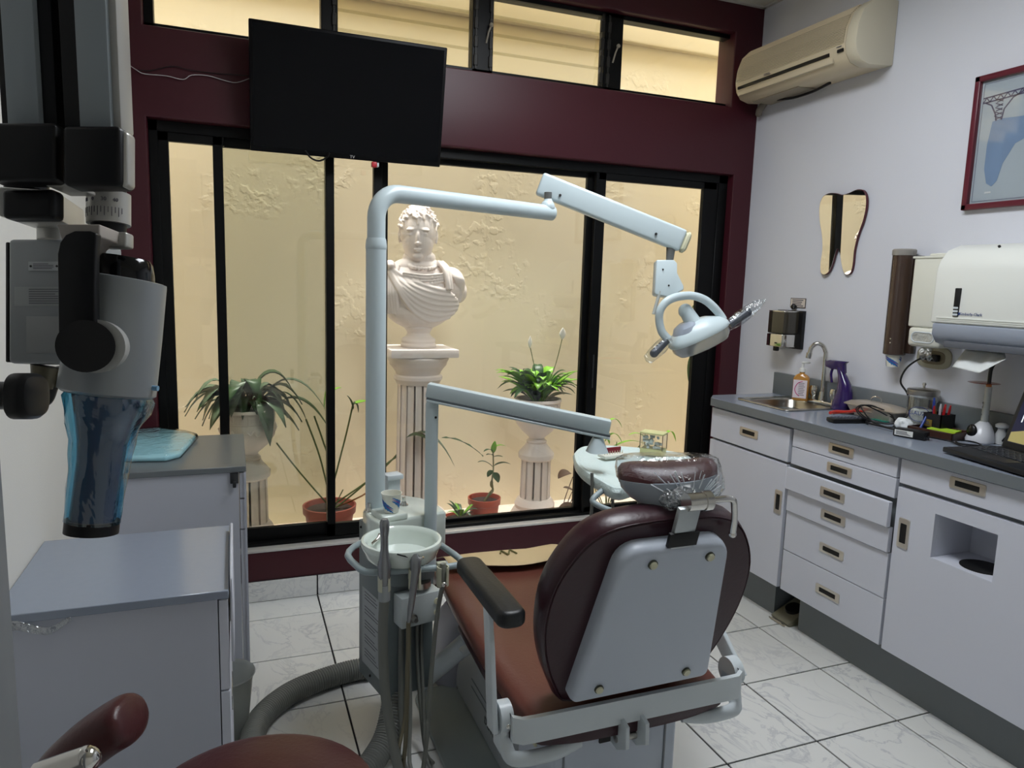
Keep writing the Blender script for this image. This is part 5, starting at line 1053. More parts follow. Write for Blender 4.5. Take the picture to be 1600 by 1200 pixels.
# bur block and tissue dispenser on the tray
t = thing('bur_block', 'small white bur block with dark red back standing on the tray', 'bur block', tz(957, 714))
p = tz(957, 714); MT = Matrix.Translation(p) @ Matrix.Rotation(math.radians(8), 4, 'Z')
q = MB(); q.box(-.04, .04, -.02, .02, 0, .01, r=.003, mtx=MT); q.build('block', IV, t)
q = MB(); q.box(-.036, .036, .008, .013, .009, .026, r=.001, mtx=MT); q.build('red_back', mat('dark_red_plastic', (122, 22, 40), rough=.4), t)
for k in range(8): q = MB(); c = MT @ Vector((-.031 + k * .009, -.004, .01)); q.cone(c, c + Z * .009, .0012, .0008, 6); q.build('bur', IVORY, t)
pb = tz(1020, 709); MT = Matrix.Translation(pb) @ Matrix.Rotation(math.radians(-50), 4, 'Z')
t = thing('cotton_dispenser', 'clear box with cream lid holding cotton rolls on the tray', 'dispenser', pb)
q = MB(); q.box(-.034, .034, -.022, .022, 0, .018, r=.002, mtx=MT); q.build('cream_base', mat('cream_plastic', (206, 204, 150), rough=.4), t)
q = MB(); q.box(-.036, .036, -.024, .024, .062, .067, r=.001, mtx=MT); q.build('cream_lid', mat('cream_plastic', (206, 204, 150), rough=.4), t)
q = MB(); q.box(-.034, .034, -.022, .022, .016, .062, mtx=MT); q.build('clear_box', thin('box_film', (254, 255, 254), .985, .05), t)
q = MB()
for x_ in (-.034, .034):
    for y_ in (-.022, .022): q.box(x_ - .001, x_ + .001, y_ - .001, y_ + .001, .016, .062, mtx=MT)
q.build('box_edges', mat('edge_brown', (110, 98, 80), rough=.5), t)
for k in range(22):
    q = MB(); c = MT @ Vector((random.uniform(-.024, .024), random.uniform(-.014, .014), .022 + (k // 6) * .009)); d = Vector((random.uniform(-1, 1), random.uniform(-1, 1), random.uniform(-.3, .3))).normalized() * .008
    q.cone(c - d, c + d, .0042, .0042, 8); tag(q.build('cotton_roll', mat('cotton', (226, 230, 228), rough=.9)), 'white cotton roll in the pile inside the cream lidded clear box', 'cotton roll', 'cotton rolls in the clear dispenser')
# ================================================================ X-RAY MACHINE
D = .93; sx = D / F
t = thing('xray_machine', 'wall mounted dental x-ray head with folding arms in the left foreground', 'x-ray machine', pd(150, 835, D))
GA = mat('arm_grey', (150, 158, 162), rough=.4); AS = mat('satin_aluminium', (180, 178, 172), rough=.32, metal=.35); BK2 = mat('xray_black', (12, 12, 14), rough=.4, spec=.35)
def q4(u0, u1, v0, v1, d0, d1, m, nm, r=.003, par=None, cut=None):
    """block between two picture columns / rows and two depths, built as a true rectangular block"""
    dm = d0; s_ = dm / F; A = pd((u0 + u1) / 2, (v0 + v1) / 2, d0); w_ = (u1 - u0) * s_; h_ = (v1 - v0) * s_
    M_ = Matrix(((RX.x, FW.x, -DN.x, A.x), (RX.y, FW.y, -DN.y, A.y), (RX.z, FW.z, -DN.z, A.z), (0, 0, 0, 1)))
    q = MB(); q.box(-w_ / 2, w_ / 2, 0, d1 - d0, -h_ / 2, h_ / 2, r=r, seg=3, mtx=M_); return q.build(nm, m, par or t)
def vpost(u0, u1, vb, d, dep_, m, nm, ztop=1.98, r=.003):
    a = pd(u0, vb, d); c = pd(u1, vb, d); q = MB(); n = Vector((RX.x, RX.y, 0)).normalized(); f_ = Vector((FW.x, FW.y, 0)).normalized()
    M_ = Matrix(((n.x, f_.x, 0, a.x), (n.y, f_.y, 0, a.y), (0, 0, 1, a.z), (0, 0, 0, 1))); q.box(0, (c - a).length, 0, dep_, 0, ztop - a.z, r=r, seg=2, mtx=M_); return q.build(nm, m, t)
vpost(11, 62, 200, .86, .03, GA, 'arm_plate'); vpost(2, 90, 200, .868, .05, BK2, 'arm_body')
vpost(124, 174, 206, .86, .03, GA, 'arm_plate'); vpost(100, 176, 206, .868, .05, BK2, 'arm_body'); vpost(174, 190, 205, .866, .03, AS, 'arm_edge')
q4(-22, 86, 190, 282, .83, .865, BK2, 'end_cap', .006); q4(96, 187, 195, 289, .83, .865, BK2, 'end_cap', .006); q4(184, 198, 203, 291, .838, .86, AS, 'cap_side', .005); q4(70, 112, 283, 290, .85, .9, AS, 'cap_skirt', .002)
def cyl(u, v0, v1, w_, m, nm, d=D, u1=None, w1=None, n=32, par=None):
    q = MB(); q.cone(pd(u, v0, d), pd(u1 if u1 is not None else u, v1, d), w_ / 2 * d / F, (w1 if w1 is not None else w_) / 2 * d / F, n); return q.build(nm, m, par or t)
cyl(42, 276, 298, 60, BK2, 'neck'); q4(1, 83, 294, 341, .86, .885, BK2, 'bar_cap', .006)
q = MB(); q.obox(pd(44, 318, .88), pd(96, 343, 1.12), .062, .036, r=.004); q.build('cross_bar', AS, t)
cyl(82, 355, 376, 42, AS, 'bar_neck', d=1.06)
q4(12, 150, 373, 568, 1.02, 1.09, mat('control_grey', (142, 146, 148), rough=.4), 'control_box', .006); q4(8, 14, 378, 566, 1.03, 1.085, BPL, 'box_gasket', .002)
lab_o = pd(69, 416, 1.019); U2, V2 = RX, -DN
lm = mat('metal_label', (180, 184, 186), rough=.4)
q = MB(); q.prism([(-.022, -.0065), (.022, -.0065), (.022, .0065), (-.022, .0065)], lab_o, U2, V2, .0006); lb = q.build('type_label', lm, t); lines(lb, lab_o - FW * .0008, U2, V2, .03, .009, 4, th=.18)
for s_ in (-1, 1):
    q = MB(); p = lab_o + U2 * .0185 * s_ - FW * .0007; q.cone(p, p - FW * .0006, .0016, .0016, 10); q.build('label_screw', DARK, lb)
p = pd(60, 463, 1.0195); q = MB(); q.prism([(-.034, -.0135), (.045, -.0135), (.045, .0135), (-.034, .0135)], p, U2, V2, .0003); lb = q.build('warning_label', mat('pale_label', (158, 162, 162), rough=.5), t); lines(lb, p - FW * .0005 + U2 * .012, U2, V2, .05, .023, 7, th=.14)
p = pd(70, 523, 1.0195); q = MB(); q.prism([(-.026, -.026), (.04, -.026), (.04, .026), (-.026, .026)], p, U2, V2, .0006, r=.0002); q.build('cover_plate', mat('control_grey2', (150, 152, 152), rough=.4), t)
cyl(170, 283, 306, 50, BK2, 'collar'); rgc = cyl(170, 303, 351, 62, AS, 'scale_ring', n=48); cyl(170, 349, 370, 50, BK2, 'collar')
rad_ = 31 * sx; c0 = pd(170, 327, D)
for k in range(-7, 8):
    a = k * .16; p = c0 + (RX * math.sin(a) - FW * math.cos(a)) * (rad_ + .0002); h_ = 9 if k % 2 else 14
    q = MB(); q.obox(p + DN * (2 * sx), p + DN * ((2 + h_) * sx), .0008, .0004, up=(RX * math.sin(a) - FW * math.cos(a))); q.build('tick', INK, rgc)
for s_, a in (('10', -.75), ('0', -.25), ('30', .28), ('40', .8)):
    nn = (RX * math.sin(a) - FW * math.cos(a)); text(s_, .0068, c0 + nn * (rad_ + .0003) - DN * (9 * sx), RX * math.cos(a) + FW * math.sin(a), -DN, INK, rgc, 'numeral')
q4(158, 197, 362, 386, D - .02, D - .0, AS, 'yoke_block', .003)
# yoke: rounded-top plate with a light bent edge
def plate_px(pts, d, dep_, m, nm, r=.002):
    s_ = d / F; O = pd(100, 360, d + dep_); q = MB(); q.prism([((a - 100) * s_, -(c - 360) * s_) for a, c in pts], O, RX, -DN, dep_, r=r, seg=3); return q.build(nm, m, t)
plate_px([(101, 545), (100, 470), (99, 400), (103, 382), (112, 370), (126, 364), (150, 364), (160, 368), (158, 392), (157, 450), (158, 545)], D - .075, .012, BK2, 'yoke_strap')
plate_px([(128, 364), (196, 364), (196, 384), (182, 387), (172, 394), (165, 408), (163, 440), (163, 520), (150, 520), (140, 400)], D - .062, .05, mat('yoke_beige', (168, 160, 152), rough=.4), 'yoke_edge')
# head: tapered tilted body
h0, h1 = pd(192, 437, D), pd(168, 612, D); axh = (h1 - h0).normalized()
q = MB(); s9 = (RX - axh * RX.dot(axh)).normalized(); f9 = s9.cross(axh)
q.rings([[p - (s9 * .011 * ((p - c).dot(s9) / .06) * 0) for p in sup(c, s9 * w_, f9 * w_ * .95, 2, 56)] for c, w_ in [(h0 - axh * .001, .048), (h0, .052), (h0 + axh * .004, .0525), (h0.lerp(h1, .5), .0555), (h1 - axh * .006, .0575), (h1, .0575), (h1 + axh * .004, .052)]])
q.build('tube_head', mat('head_silver', (146, 150, 152), rough=.34, metal=.3), t)
q = MB(); q.rings([sup(pd(197, v_, D), s9 * w_, f9 * w_, 2, 40) for v_, w_ in [(440, .034), (425, .0335), (408, .031), (403, .028)]]); q.build('head_cap', mat('gloss_black', (10, 11, 14), rough=.1), t)
q = MB(); p1_ = pd(150, 541, D - .06); q.cone(pd(134, 541, D - .09), pd(134, 541, D - .062), .0305, .0305, 40); q.build('pivot_knob', BK2, t)
q = MB(); q.cone(pd(150, 541, D - .068), pd(166, 541, D - .03), .032, .03, 40); q.build('pivot_scale', mat('scale_silver', (190, 190, 186), rough=.35, metal=.3), t)
# cone with barrier sleeve
q = MB(); co = [(172, 612, 62), (170, 628, 58), (165, 655, 50), (160, 690, 41), (157, 720, 38.5), (150, 770, 38), (144, 815, 38)]
q.rings([sup(pd(u, v, D), s9 * (w_ * .86 * sx), f9 * (w_ * .86 * sx), 2, 40) for u, v, w_ in co]); q.build('cone', mat('cone_blue', (12, 58, 90), rough=.18, coat=.6), t)
q = MB(); q.cone(pd(144.5, 812, D), pd(142.5, 832, D), 38.5 * sx, 38.5 * sx, 40); q.build('cone_ring', BK2, t)
q = MB(); R = []
for i, (u, v, w_) in enumerate([(172, 613, 58), (171, 624, 63), (168, 642, 59), (163, 665, 50), (160, 690, 45), (157, 712, 42), (154, 735, 41), (150, 765, 41), (147, 795, 40), (145, 815, 39.5)]):
    c = pd(u, v, D); r_ = sup(c, s9 * (w_ * sx), f9 * (w_ * sx), 2, 64); R.append([c + (p - c) * (1 + .10 * noise.noise(Vector((k * .28, i * .9, 1))) + .05 * noise.noise(Vector((k * .9, i * .5, 4)))) for k, p in enumerate(r_)])
q.rings(R); tag(q.build('barrier_sleeve', thin('blue_film', (150, 214, 236), .9, .1, .28, 11)), 'crinkled translucent blue plastic sleeve wrapped around the x-ray cone', 'plastic sleeve')
q = MB(); q.cone(pd(234, 606, D), pd(247, 607, D), .0035, .0035, 12); q.build('blue_pin', mat('pale_blue', (110, 150, 180), rough=.4), t)
# lock knob and bracket at far left
q = MB(); q.cone(pd(-30, 618, .95), pd(30, 618, .95), .0185, .0185, 28); q.build('knob_shaft', BPL, t)
q = MB(); q.rings([sup(pd(u, 619, .95), DN * a, FW * a, 3, 32) for u, a in [(27, .028), (30, .0305), (50, .0305), (58, .026), (60, .02)]]); q.build('lock_knob', BPL, t)
q = MB(); q.cone(pd(72, 572, 1.06), pd(66, 606, 1.06), .02, .014, 20); q.box(0, 0.04, 0, .03, -.03, .0, mtx=Matrix.Translation(pd(80, 575, 1.06)), r=.003); q.build('rear_joint', mat('olive_metal', (104, 98, 80), rough=.35, metal=.4), t)
q = MB(); q.tube([pd(78, 600, 1.07), pd(72, 618, 1.07), pd(66, 624, 1.07), (pd(58, 618, 1.07))], .012, 12, smooth=4); q.build('cable_boot', BPL, t)
# ================================================================ OPERATOR STOOL
t = thing('operator_stool', 'maroon operator stool with round seat and curved arm rest, bottom left foreground', 'stool', (-2.40, -1.95, 0))
sc0 = Vector((-2.415, -1.935, .028))
q = MB(); q.lathe([(0, .43), (.15, .43), (.182, .445), (.195, .47), (.19, .492), (.165, .505), (.1, .51), (0, .512)], sc0, 48); q.build('seat', LEA, t)
q = MB(); q.lathe([(0, .41), (.12, .41), (.12, .43), (0, .43)], sc0, 24); q.cone(sc0 + Z * .05, sc0 + Z * .42, .025, .025, 20); q.build('gas_column', CHR, t)
for k in range(5):
    a = 2 * math.pi * k / 5 + .3; q = MB(); d = Vector((math.cos(a), math.sin(a), 0)); q.obox(sc0 + Z * .06, sc0 + d * .23 + Z * .032, .035, .022, r=.005); lg = q.build('leg', BPL, t)
    q = MB(); c = sc0 + d * .225 + Z * -.002; q.cone(c - d.cross(Z) * .012, c + d.cross(Z) * .012, .025, .025, 18); q.build('caster', BPL, lg)
bp = [((96, 1180), 20, .0), ((110, 1160), 34, .0), ((135, 1143), 44, 0), ((165, 1130), 50, 0), ((195, 1122), 46, 0), ((215, 1118), 34, .0), ((224, 1118), 18, .0)]
q = MB(); ds = 1.02
pts_ = [pd(84, 1222, ds), pd(108, 1192, ds), pd(135, 1166, ds), pd(165, 1143, ds), pd(195, 1125, ds), pd(212, 1117, ds)]
R = []; P_ = spline(pts_, 5); n_ = len(P_)
for i, p in enumerate(P_):
    f_ = i / (n_ - 1); w_ = .034 * math.sqrt(max(.004, 1 - max(0, (f_ - .76) / .24) ** 2.2)); d = (P_[min(i + 1, n_ - 1)] - P_[max(i - 1, 0)]).normalized(); x = d.cross(FW).normalized()
    R.append(sup(p, x * w_, FW * .045 * (w_ / .034) ** .5, 2.4, 28))
q.rings(R); q.build('arm_cushion', LEA, t)
q = MB(); q.cone(pd(60, 1212, .93), pd(136, 1186, .93), .017, .017, 24); q.ball(pd(136, 1186, .93), .017, u=16, v=10); q.build('chrome_end', CHR, t)
q = MB(); q.tube([pd(60, 1212, .93), pd(120, 1250, .98), Vector((-2.6, -2.0, .42)), sc0 + Z * .42], .01, 10, smooth=4); q.build('arm_stem', CHR, t)
q = MB(); q.cone(pd(4, 1165, .8), pd(4, 1260, .8), .011, .012, 20); q.tube([pd(4, 1250, .8), Vector((-2.6, -2.2, .4)), sc0 + Z * .42], .01, 8, smooth=4); q.build('lever', CHR, t)
# ================================================================ OUTSIDE: BUST, PEDESTALS, PLANTS
PLA = mat('white_plaster', (232, 222, 216), rough=.55, bump=.08, bscale=60, var=.05, vscale=6)
def fluted(c, z0, z1, r0, r1, nf, par, m=PLA, nm='shaft', dip=.05):
    n = nf * 8; q = MB(); R = []
    for k in range(15):
        f_ = k / 14; z = z0 + (z1 - z0) * f_; r = r0 + (r1 - r0) * f_; e = min(1, f_ * 12, (1 - f_) * 12)
        R.append([Vector((c[0] + math.cos(a) * rr, c[1] + math.sin(a) * rr, z)) for a, rr in [(2 * math.pi * i / n, r * (1 - dip * e * max(0, math.sin(math.pi * ((i % 8) - 1) / 6)) ** .6 if 1 <= (i % 8) <= 7 else r)) for i in range(n)]])
    q.rings(R); return q.build(nm, m, par, ang=50)
G = OZ
# bust pedestal
bx_, by_ = -1.585, .43
t = thing('pedestal', 'tall white fluted column pedestal carrying the bust, outside the window', 'pedestal', (bx_, by_, G))
q = MB(); q.box(bx_ - .17, bx_ + .17, by_ - .15, by_ + .15, G, G + .06, r=.006).lathe([(0, G + .06), (.16, G + .06), (.165, G + .08), (.15, G + .1), (.135, G + .12), (.14, G + .135), (.115, G + .15), (0, G + .15)], (bx_, by_, 0), 40); q.build('base', PLA, t)
fluted((bx_, by_), G + .15, .85, .108, .1, 16, t)
q = MB(); q.lathe([(0, .845), (.105, .845), (.112, .86), (.12, .87), (.12, .885), (.108, .893), (.112, .905), (.125, .925), (.14, .94), (.142, .955), (.15, .965), (.152, .978), (.14, .985), (0, .985)], (bx_, by_, 0), 48); q.build('capital', PLA, t)
q = MB(); q.box(bx_ - .165, bx_ + .165, by_ - .15, by_ + .15, .985, 1.025, r=.004); q.build('abacus', PLA, t)
# bust
from functools import reduce
q = MB()
FD = Vector((.0, -1, 0)); bz = 1.025
def E_(x, y, z, r, s=(1, 1, 1), rot=None, u=20, v=14): q.ball((bx_ + x, by_ + y, z), r, s, u, v, rot)
q.lathe([(0, bz), (.085, bz), (.088, bz + .012), (.08, bz + .022), (.084, bz + .032), (.082, bz + .042), (.062, bz + .055), (.055, bz + .07), (.062, bz + .085), (.07, bz + .095), (.04, bz + .12), (0, bz + .12)], (bx_, by_, 0), 40)
# torso
E_(0, 0, 1.2, .13, (1.05, .72, .72)); E_(0, 0, 1.27, .16, (1.1, .66, .85)); E_(0, .0, 1.34, .15, (1.28, .62, .62)); E_(-.05, -.02, 1.29, .1, (1.1, .9, 1)); E_(.05, -.02, 1.29, .1, (1.1, .9, 1)); E_(-.16, .01, 1.33, .07, (1, .95, 1.15)); E_(.16, .01, 1.33, .075, (1, .95, 1.2)); E_(-.21, .01, 1.3, .035, (1, 1.2, 1.2)); E_(.205, .01, 1.3, .04, (1, 1.2, 1.4))
E_(0, .01, 1.415, .095, (1.35, .8, .5)); q.cone((bx_, by_ + .01, 1.4), (bx_ - .005, by_ - .0, 1.53), .062, .052, 28)
# head
qt = q; q = MB(); HX = -.008
E_(HX, .0, 1.60, .092, (.86, 1.0, 1.0), u=32, v=24); E_(HX, -.018, 1.565, .078, (.86, .98, 1.1), u=32, v=20); E_(HX, -.04, 1.52, .045, (.95, .95, .85)); E_(HX, -.062, 1.508, .022, (1.1, .9, .8))
E_(HX, -.088, 1.572, .017, (.55, .9, 1.9)); E_(HX, -.101, 1.557, .0085, (1.0, 1, .8)); E_(HX - .008, -.094, 1.555, .0055); E_(HX + .008, -.094, 1.555, .0055)
E_(HX, -.08, 1.612, .028, (1.6, .4, .25))
for s_ in (-1, 1):
    E_(HX + s_ * .029, -.084, 1.608, .017, (1.3, .55, .3)); E_(HX + s_ * .027, -.081, 1.5935, .011, (1.2, .6, .42)); E_(HX + s_ * .027, -.0815, 1.5865, .0105, (1.15, .55, .22)); E_(HX + s_ * .036, -.058, 1.563, .02, (1, .8, .9))
    E_(HX + s_ * .079, .008, 1.582, .02, (.35, .8, 1.35)); E_(HX + s_ * .078, .003, 1.562, .009, (.6, 1, 1))
E_(HX, -.0905, 1.5335, .013, (1.35, .55, .24)); E_(HX, -.089, 1.5265, .012, (1.2, .6, .28)); E_(HX, -.078, 1.505, .02, (1.1, .7, .6))
# hair locks
random.seed(3)
for k in range(230):
    a = random.uniform(0, 2 * math.pi); el = random.uniform(.12, 1.5)
    p = Vector((math.cos(a) * math.cos(el) * .083, math.sin(a) * math.cos(el) * .096, math.sin(el) * .094))
    if p.y < -.05 and p.z < .05: continue
    c = Vector((bx_ + HX, by_, 1.605)) + p; d = Vector((-p.y * .5 + random.uniform(-.04, .04), p.x * .5 - .03, -.03)).normalized() * .012; q.cone(c - d, c + d, .0068, .0045, 6)
for k in range(13):
    x_ = -.055 + k * .0092; c = Vector((bx_ + HX + x_, by_ - .084 + abs(x_) * .55, 1.642)); q.cone(c + Vector((0, .006, .016)), c + Vector((random.uniform(-.005, .005), -.004, -.014)), .0068, .004, 6)
for s_ in (-1, 1):
    for k in range(5): c = Vector((bx_ + HX + s_ * .074, by_ - .02 + k * .006, 1.6 + k * .006)); q.cone(c + Z * .01, c - Z * .016 - Y * .004, .008, .005, 6)
hcx = Vector((bx_ + HX, by_ - .0, 0)); rz_ = Matrix.Rotation(math.radians(-14), 3, 'Z') @ Matrix.Rotation(math.radians(4), 3, 'X')
for v in q.bm.verts:
    p = v.co - hcx; p = Vector((p.x * 1.12, p.y * 1.1, 1.695 - (1.695 - p.z) * 1.2)); p = p - Vector((0, 0, 1.58)); p = rz_ @ p; v.co = p + Vector((0, 0, 1.58)) + hcx
mt = bpy.data.meshes.new('t'); q.bm.to_mesh(mt); q.bm.free(); qt.bm.from_mesh(mt); q = qt
E_(0, .005, 1.21, .16, (1.02, .66, .6)); E_(0, 0, 1.175, .13, (.95, .7, .5)); E_(0, .005, 1.46, .07, (1.15, 1, .6))
# drapery folds
def fold(pts, r, k=6): q.tube([Vector((bx_ + a, by_ + c, z)) for a, c, z in pts], r, 8, smooth=k)
def front(x_, z_): return -.1 * math.sqrt(max(.02, 1 - (x_ / .24) ** 2)) * (1.05 if z_ < 1.35 else .92) * (1 - max(0, abs(z_ - 1.29) - .02) * 2.2)
for k in range(13):
    f_ = k / 12; P_ = []; S_ = (-.15 - .012 * f_, 1.405 - .02 * f_); C_ = (-.07 + .03 * f_, 1.33 - .24 * f_); E2_ = (.13 + .05 * math.sin(f_ * 3), 1.30 - .12 * f_)
    for j in range(9):
        u = j / 8; x_ = (1 - u) ** 2 * S_[0] + 2 * u * (1 - u) * C_[0] + u * u * E2_[0]; z_ = (1 - u) ** 2 * S_[1] + 2 * u * (1 - u) * C_[1] + u * u * E2_[1]
        P_.append((x_, front(x_, z_) - .004, z_))
    fold(P_, .0075 if k % 2 else .0105, 4)
for k in range(6):
    x_ = -.19 + k * .012; fold([(x_ * .85, -.04, 1.42), (x_, front(x_, 1.36) - .0, 1.36), (x_ * 1.02, front(x_, 1.28), 1.28), (x_ * .9, front(x_, 1.2) + .02, 1.19)], .008)
for k in range(9):
    a = -.5 + k * .17; fold([(.13 + .02 * math.sin(a), -.05, 1.405), (.175 + .03 * a, -.055 - .02 * math.cos(a), 1.36), (.2 + .015 * a, -.04 * math.cos(a), 1.3), (.195 + .01 * a, -.03 * math.cos(a), 1.25)], .0075)
for k in range(4): fold([(-.1 + k * .004, -.085, 1.385 - k * .012), (0, -.108, 1.375 - k * .014), (.1, -.09, 1.385 - k * .012)], .005)
fold([(.085, -.03, 1.44), (.1, -.085, 1.41), (.11, -.104, 1.36), (.118, -.108, 1.31)], .013); fold([(.105, -.03, 1.44), (.12, -.08, 1.41), (.128, -.1, 1.36), (.132, -.105, 1.31)], .011)
for k in range(12): a = math.pi * k / 11; E_(-.06 * math.cos(a) - .0, -.055 - .03 * math.sin(a), 1.418 - .012 * math.sin(a), .0095)
E_(-.155, -.06, 1.415, .026, (1, .7, 1)); E_(-.155, -.078, 1.415, .013)
me = bpy.data.meshes.new('b'); bmesh.ops.recalc_face_normals(q.bm, faces=q.bm.faces[:]); q.bm.to_mesh(me); q.bm.free(); ob = bpy.data.objects.new('bust_raw', me); COL.objects.link(ob)
md = ob.modifiers.new('r', 'REMESH'); md.mode = 'VOXEL'; md.voxel_size = .003; md.use_smooth_shade = True
ms = ob.modifiers.new('s', 'SMOOTH'); ms.iterations = 1; ms.factor = .5
me2 = bpy.data.meshes.new_from_object(ob.evaluated_get(bpy.context.evaluated_depsgraph_get())); bpy.data.objects.remove(ob)
o_ = Vector((bx_, by_, bz + .001)); me2.transform(Matrix.Translation(-o_)); me2.materials.clear(); me2.materials.append(PLA)
for p in me2.polygons: p.use_smooth = True
bo = bpy.data.objects.new('bust', me2); COL.objects.link(bo); bo.location = o_
tag(bo, 'white plaster bust of a curly haired man in draped toga on the column', 'bust')
# short pedestals and urns
def ped(c, zt_, lab, ulab):
    t = thing('pedestal', lab, 'pedestal', (c[0], c[1], G))
    k = zt_ - G
    q = MB(); q.box(c[0] - .13, c[0] + .13, c[1] - .13, c[1] + .13, G, G + .035, r=.004).lathe([(0, G + .035), (.125, G + .035), (.13, G + .06), (.115, G + .085), (.105, G + .095), (.11, G + .115), (.1, G + .135), (.088, G + .15), (0, G + .15)], (c[0], c[1], 0), 40); q.build('base', PLA, t)
    fluted(c, G + .145, zt_ - .085, .083, .08, 12, t, dip=.07)
    q = MB(); q.lathe([(0, zt_ - .09), (.082, zt_ - .09), (.094, zt_ - .08), (.096, zt_ - .06), (.094, zt_ - .055), (.06, zt_ - .012), (.055, zt_), (0, zt_)], (c[0], c[1], 0), 40, rf=lambda r, z, a: r * (1 + (.03 * math.cos(20 * a) if zt_ - .056 < z < zt_ - .01 else 0))); q.build('capital', PLA, t)
    t = thing('planter_urn', ulab, 'planter', (c[0], c[1], zt_))
    q = MB(); q.lathe([(0, zt_), (.05, zt_), (.055, zt_ + .012), (.04, zt_ + .025), (.045, zt_ + .035), (.085, zt_ + .07), (.115, zt_ + .11), (.125, zt_ + .15), (.122, zt_ + .17), (.118, zt_ + .175), (.118, zt_ + .225), (.126, zt_ + .23), (.124, zt_ + .242), (.112, zt_ + .242), (.108, zt_ + .2), (0, zt_ + .2)], (c[0], c[1], 0), 48); q.build('bowl', PLA, t)
    for k in range(16):
        a0 = 2 * math.pi * k / 16; q = MB(); R_ = .1185
        def pt(u, w_): a = a0 + u * .3; return Vector((c[0] + math.cos(a) * R_, c[1] + math.sin(a) * R_, zt_ + .18 + w_ * .036))
        q.tube([pt(0, 0), pt(0, 1), pt(.8, 1), pt(.8, .3), pt(.35, .3), pt(.35, .65)], .0026, 5); q.tube([pt(0, 0), pt(1.3, 0)], .0026, 5); q.build('greek_key', PLA, t)
    for k in range(8):
        a0 = 2 * math.pi * k / 8 + .2; q = MB(); q.tube([Vector((c[0] + math.cos(a0 + u) * r_, c[1] + math.sin(a0 + u) * r_, zt_ + z_)) for u, z_, r_ in [(-.25, .15, .124), (-.12, .135, .122), (0, .155, .127), (.1, .13, .121), (.2, .14, .123)]], .005, 6, smooth=3); q.build('scroll_relief', PLA, t)
    q = MB(); q.cone((c[0], c[1], zt_ + .2), (c[0], c[1], zt_ + .215), .106, .106, 28); q.build('soil', SOIL, t)
    return zt_ + .215
SOIL = mat('potting_soil', (62, 48, 42), rough=.95, bump=1, bscale=120, var=.5, vscale=60)
PR = (-.925, .45); PLF = (-2.38, .44)
z1_ = ped(PR, .505, 'short white fluted pedestal under the urn at the right pane', 'white greek key urn with bright green peace lily, right pane')
z2_ = ped(PLF, .505, 'short white fluted pedestal under the urn at the left pane', 'white greek key urn with drooping dark plant, left pane')
LG = mat('leaf_bright', (122, 178, 52), rough=.35, var=.3, vscale=8); LGD = mat('leaf_dark', (44, 76, 40), rough=.35, var=.3, vscale=8); LGR = mat('leaf_silvery', (84, 104, 82), rough=.28, var=.3, vscale=8); STM = mat('stem_green', (84, 100, 52), rough=.5); LBR = mat('leaf_brown', (104, 84, 74), rough=.5, var=.3, vscale=14)
for m_ in (LG, LGD, LGR, LBR):
    b_ = m_.node_tree.nodes['Principled BSDF']; b_.inputs['Subsurface Weight'].default_value = 0
def leaf(par, base, tip, droop, w_, m, fold_=.25, n=9, stem=0, nm='leaf', cat=None, wave=0):
    base, tip = Vector(base), Vector(tip); d = tip - base; side = d.cross(Z); side = side.normalized() if side.length > 1e-4 else X.copy()
    P = []
    for k in range(n + 1):
        u = k / n; P.append(base + d * u + Z * (droop * 4 * u * (1 - u)))
    q = MB(); V = []
    for k, p in enumerate(P):
        u = k / n; s_ = max(0, (u - stem) / (1 - stem)); ww = w_ / 2 * (math.sin(math.pi * min(1, s_ ** .75)) ** .8 if s_ > 0 else 0) + .0015
        if u >= .999: ww = .0006
        tn = (P[min(k + 1, n)] - P[max(k - 1, 0)]).normalized(); up = side.cross(tn).normalized(); wv = math.sin(k * 2.3) * wave
        V.append([p - side * ww + up * (fold_ * ww + wv), p - up * 0, p + side * ww + up * (fold_ * ww - wv)])
    bmv = [[q.bm.verts.new(x) for x in r] for r in V]
    for k in range(n):
        for j in range(2): q.bm.faces.new((bmv[k][j], bmv[k][j + 1], bmv[k + 1][j + 1], bmv[k + 1][j]))
    return q.build(nm, m, par, ang=120, solid=.0008)
def stem(par, pts, r, m=STM, nm='stem'): q = MB(); q.tube(pts, r, 6, smooth=5); return q.build(nm, m, par)
random.seed(11)
# bright peace lily
t = thing('peace_lily', 'bright green peace lily with two white flowers in the right urn', 'plant', (PR[0], PR[1], z1_ + .001)); c = Vector((PR[0], PR[1], z1_))
for k in range(84):
    a = random.uniform(0, 2 * math.pi) if k > 12 else random.uniform(math.pi, 2 * math.pi); L = random.uniform(.13, .235) * (1.1 if abs(math.cos(a)) > .6 else .85); up = random.uniform(.03, .19)
    leaf(t, c + Vector((math.cos(a), math.sin(a), 0)) * .02, c + Vector((math.cos(a) * L, math.sin(a) * L * .7, up)), random.uniform(.02, .07), random.uniform(.044, .07), LG if up > .06 and k % 4 else LGD, stem=.2)
for (tx_, tz_, w_) in (((-.995), 1.03, .028), (-.81, 1.075, .045)):
    tp_ = Vector((tx_ - 0, PR[1] - .03, tz_)); stem(t, [c, c.lerp(tp_, .5) + X * (.01 if tx_ < -.9 else .02), tp_], .0022)
    q = MB(); q.rings([sup(tp_ + Z * z_, X * w_ * f_, Y * .004, 2, 14) for z_, f_ in [(-.012, .05), (0, .3), (.018, .45), (.035, .3), (.05, .03)]]); q.build('flower', mat('petal_white', (240, 236, 226), rough=.5), t)
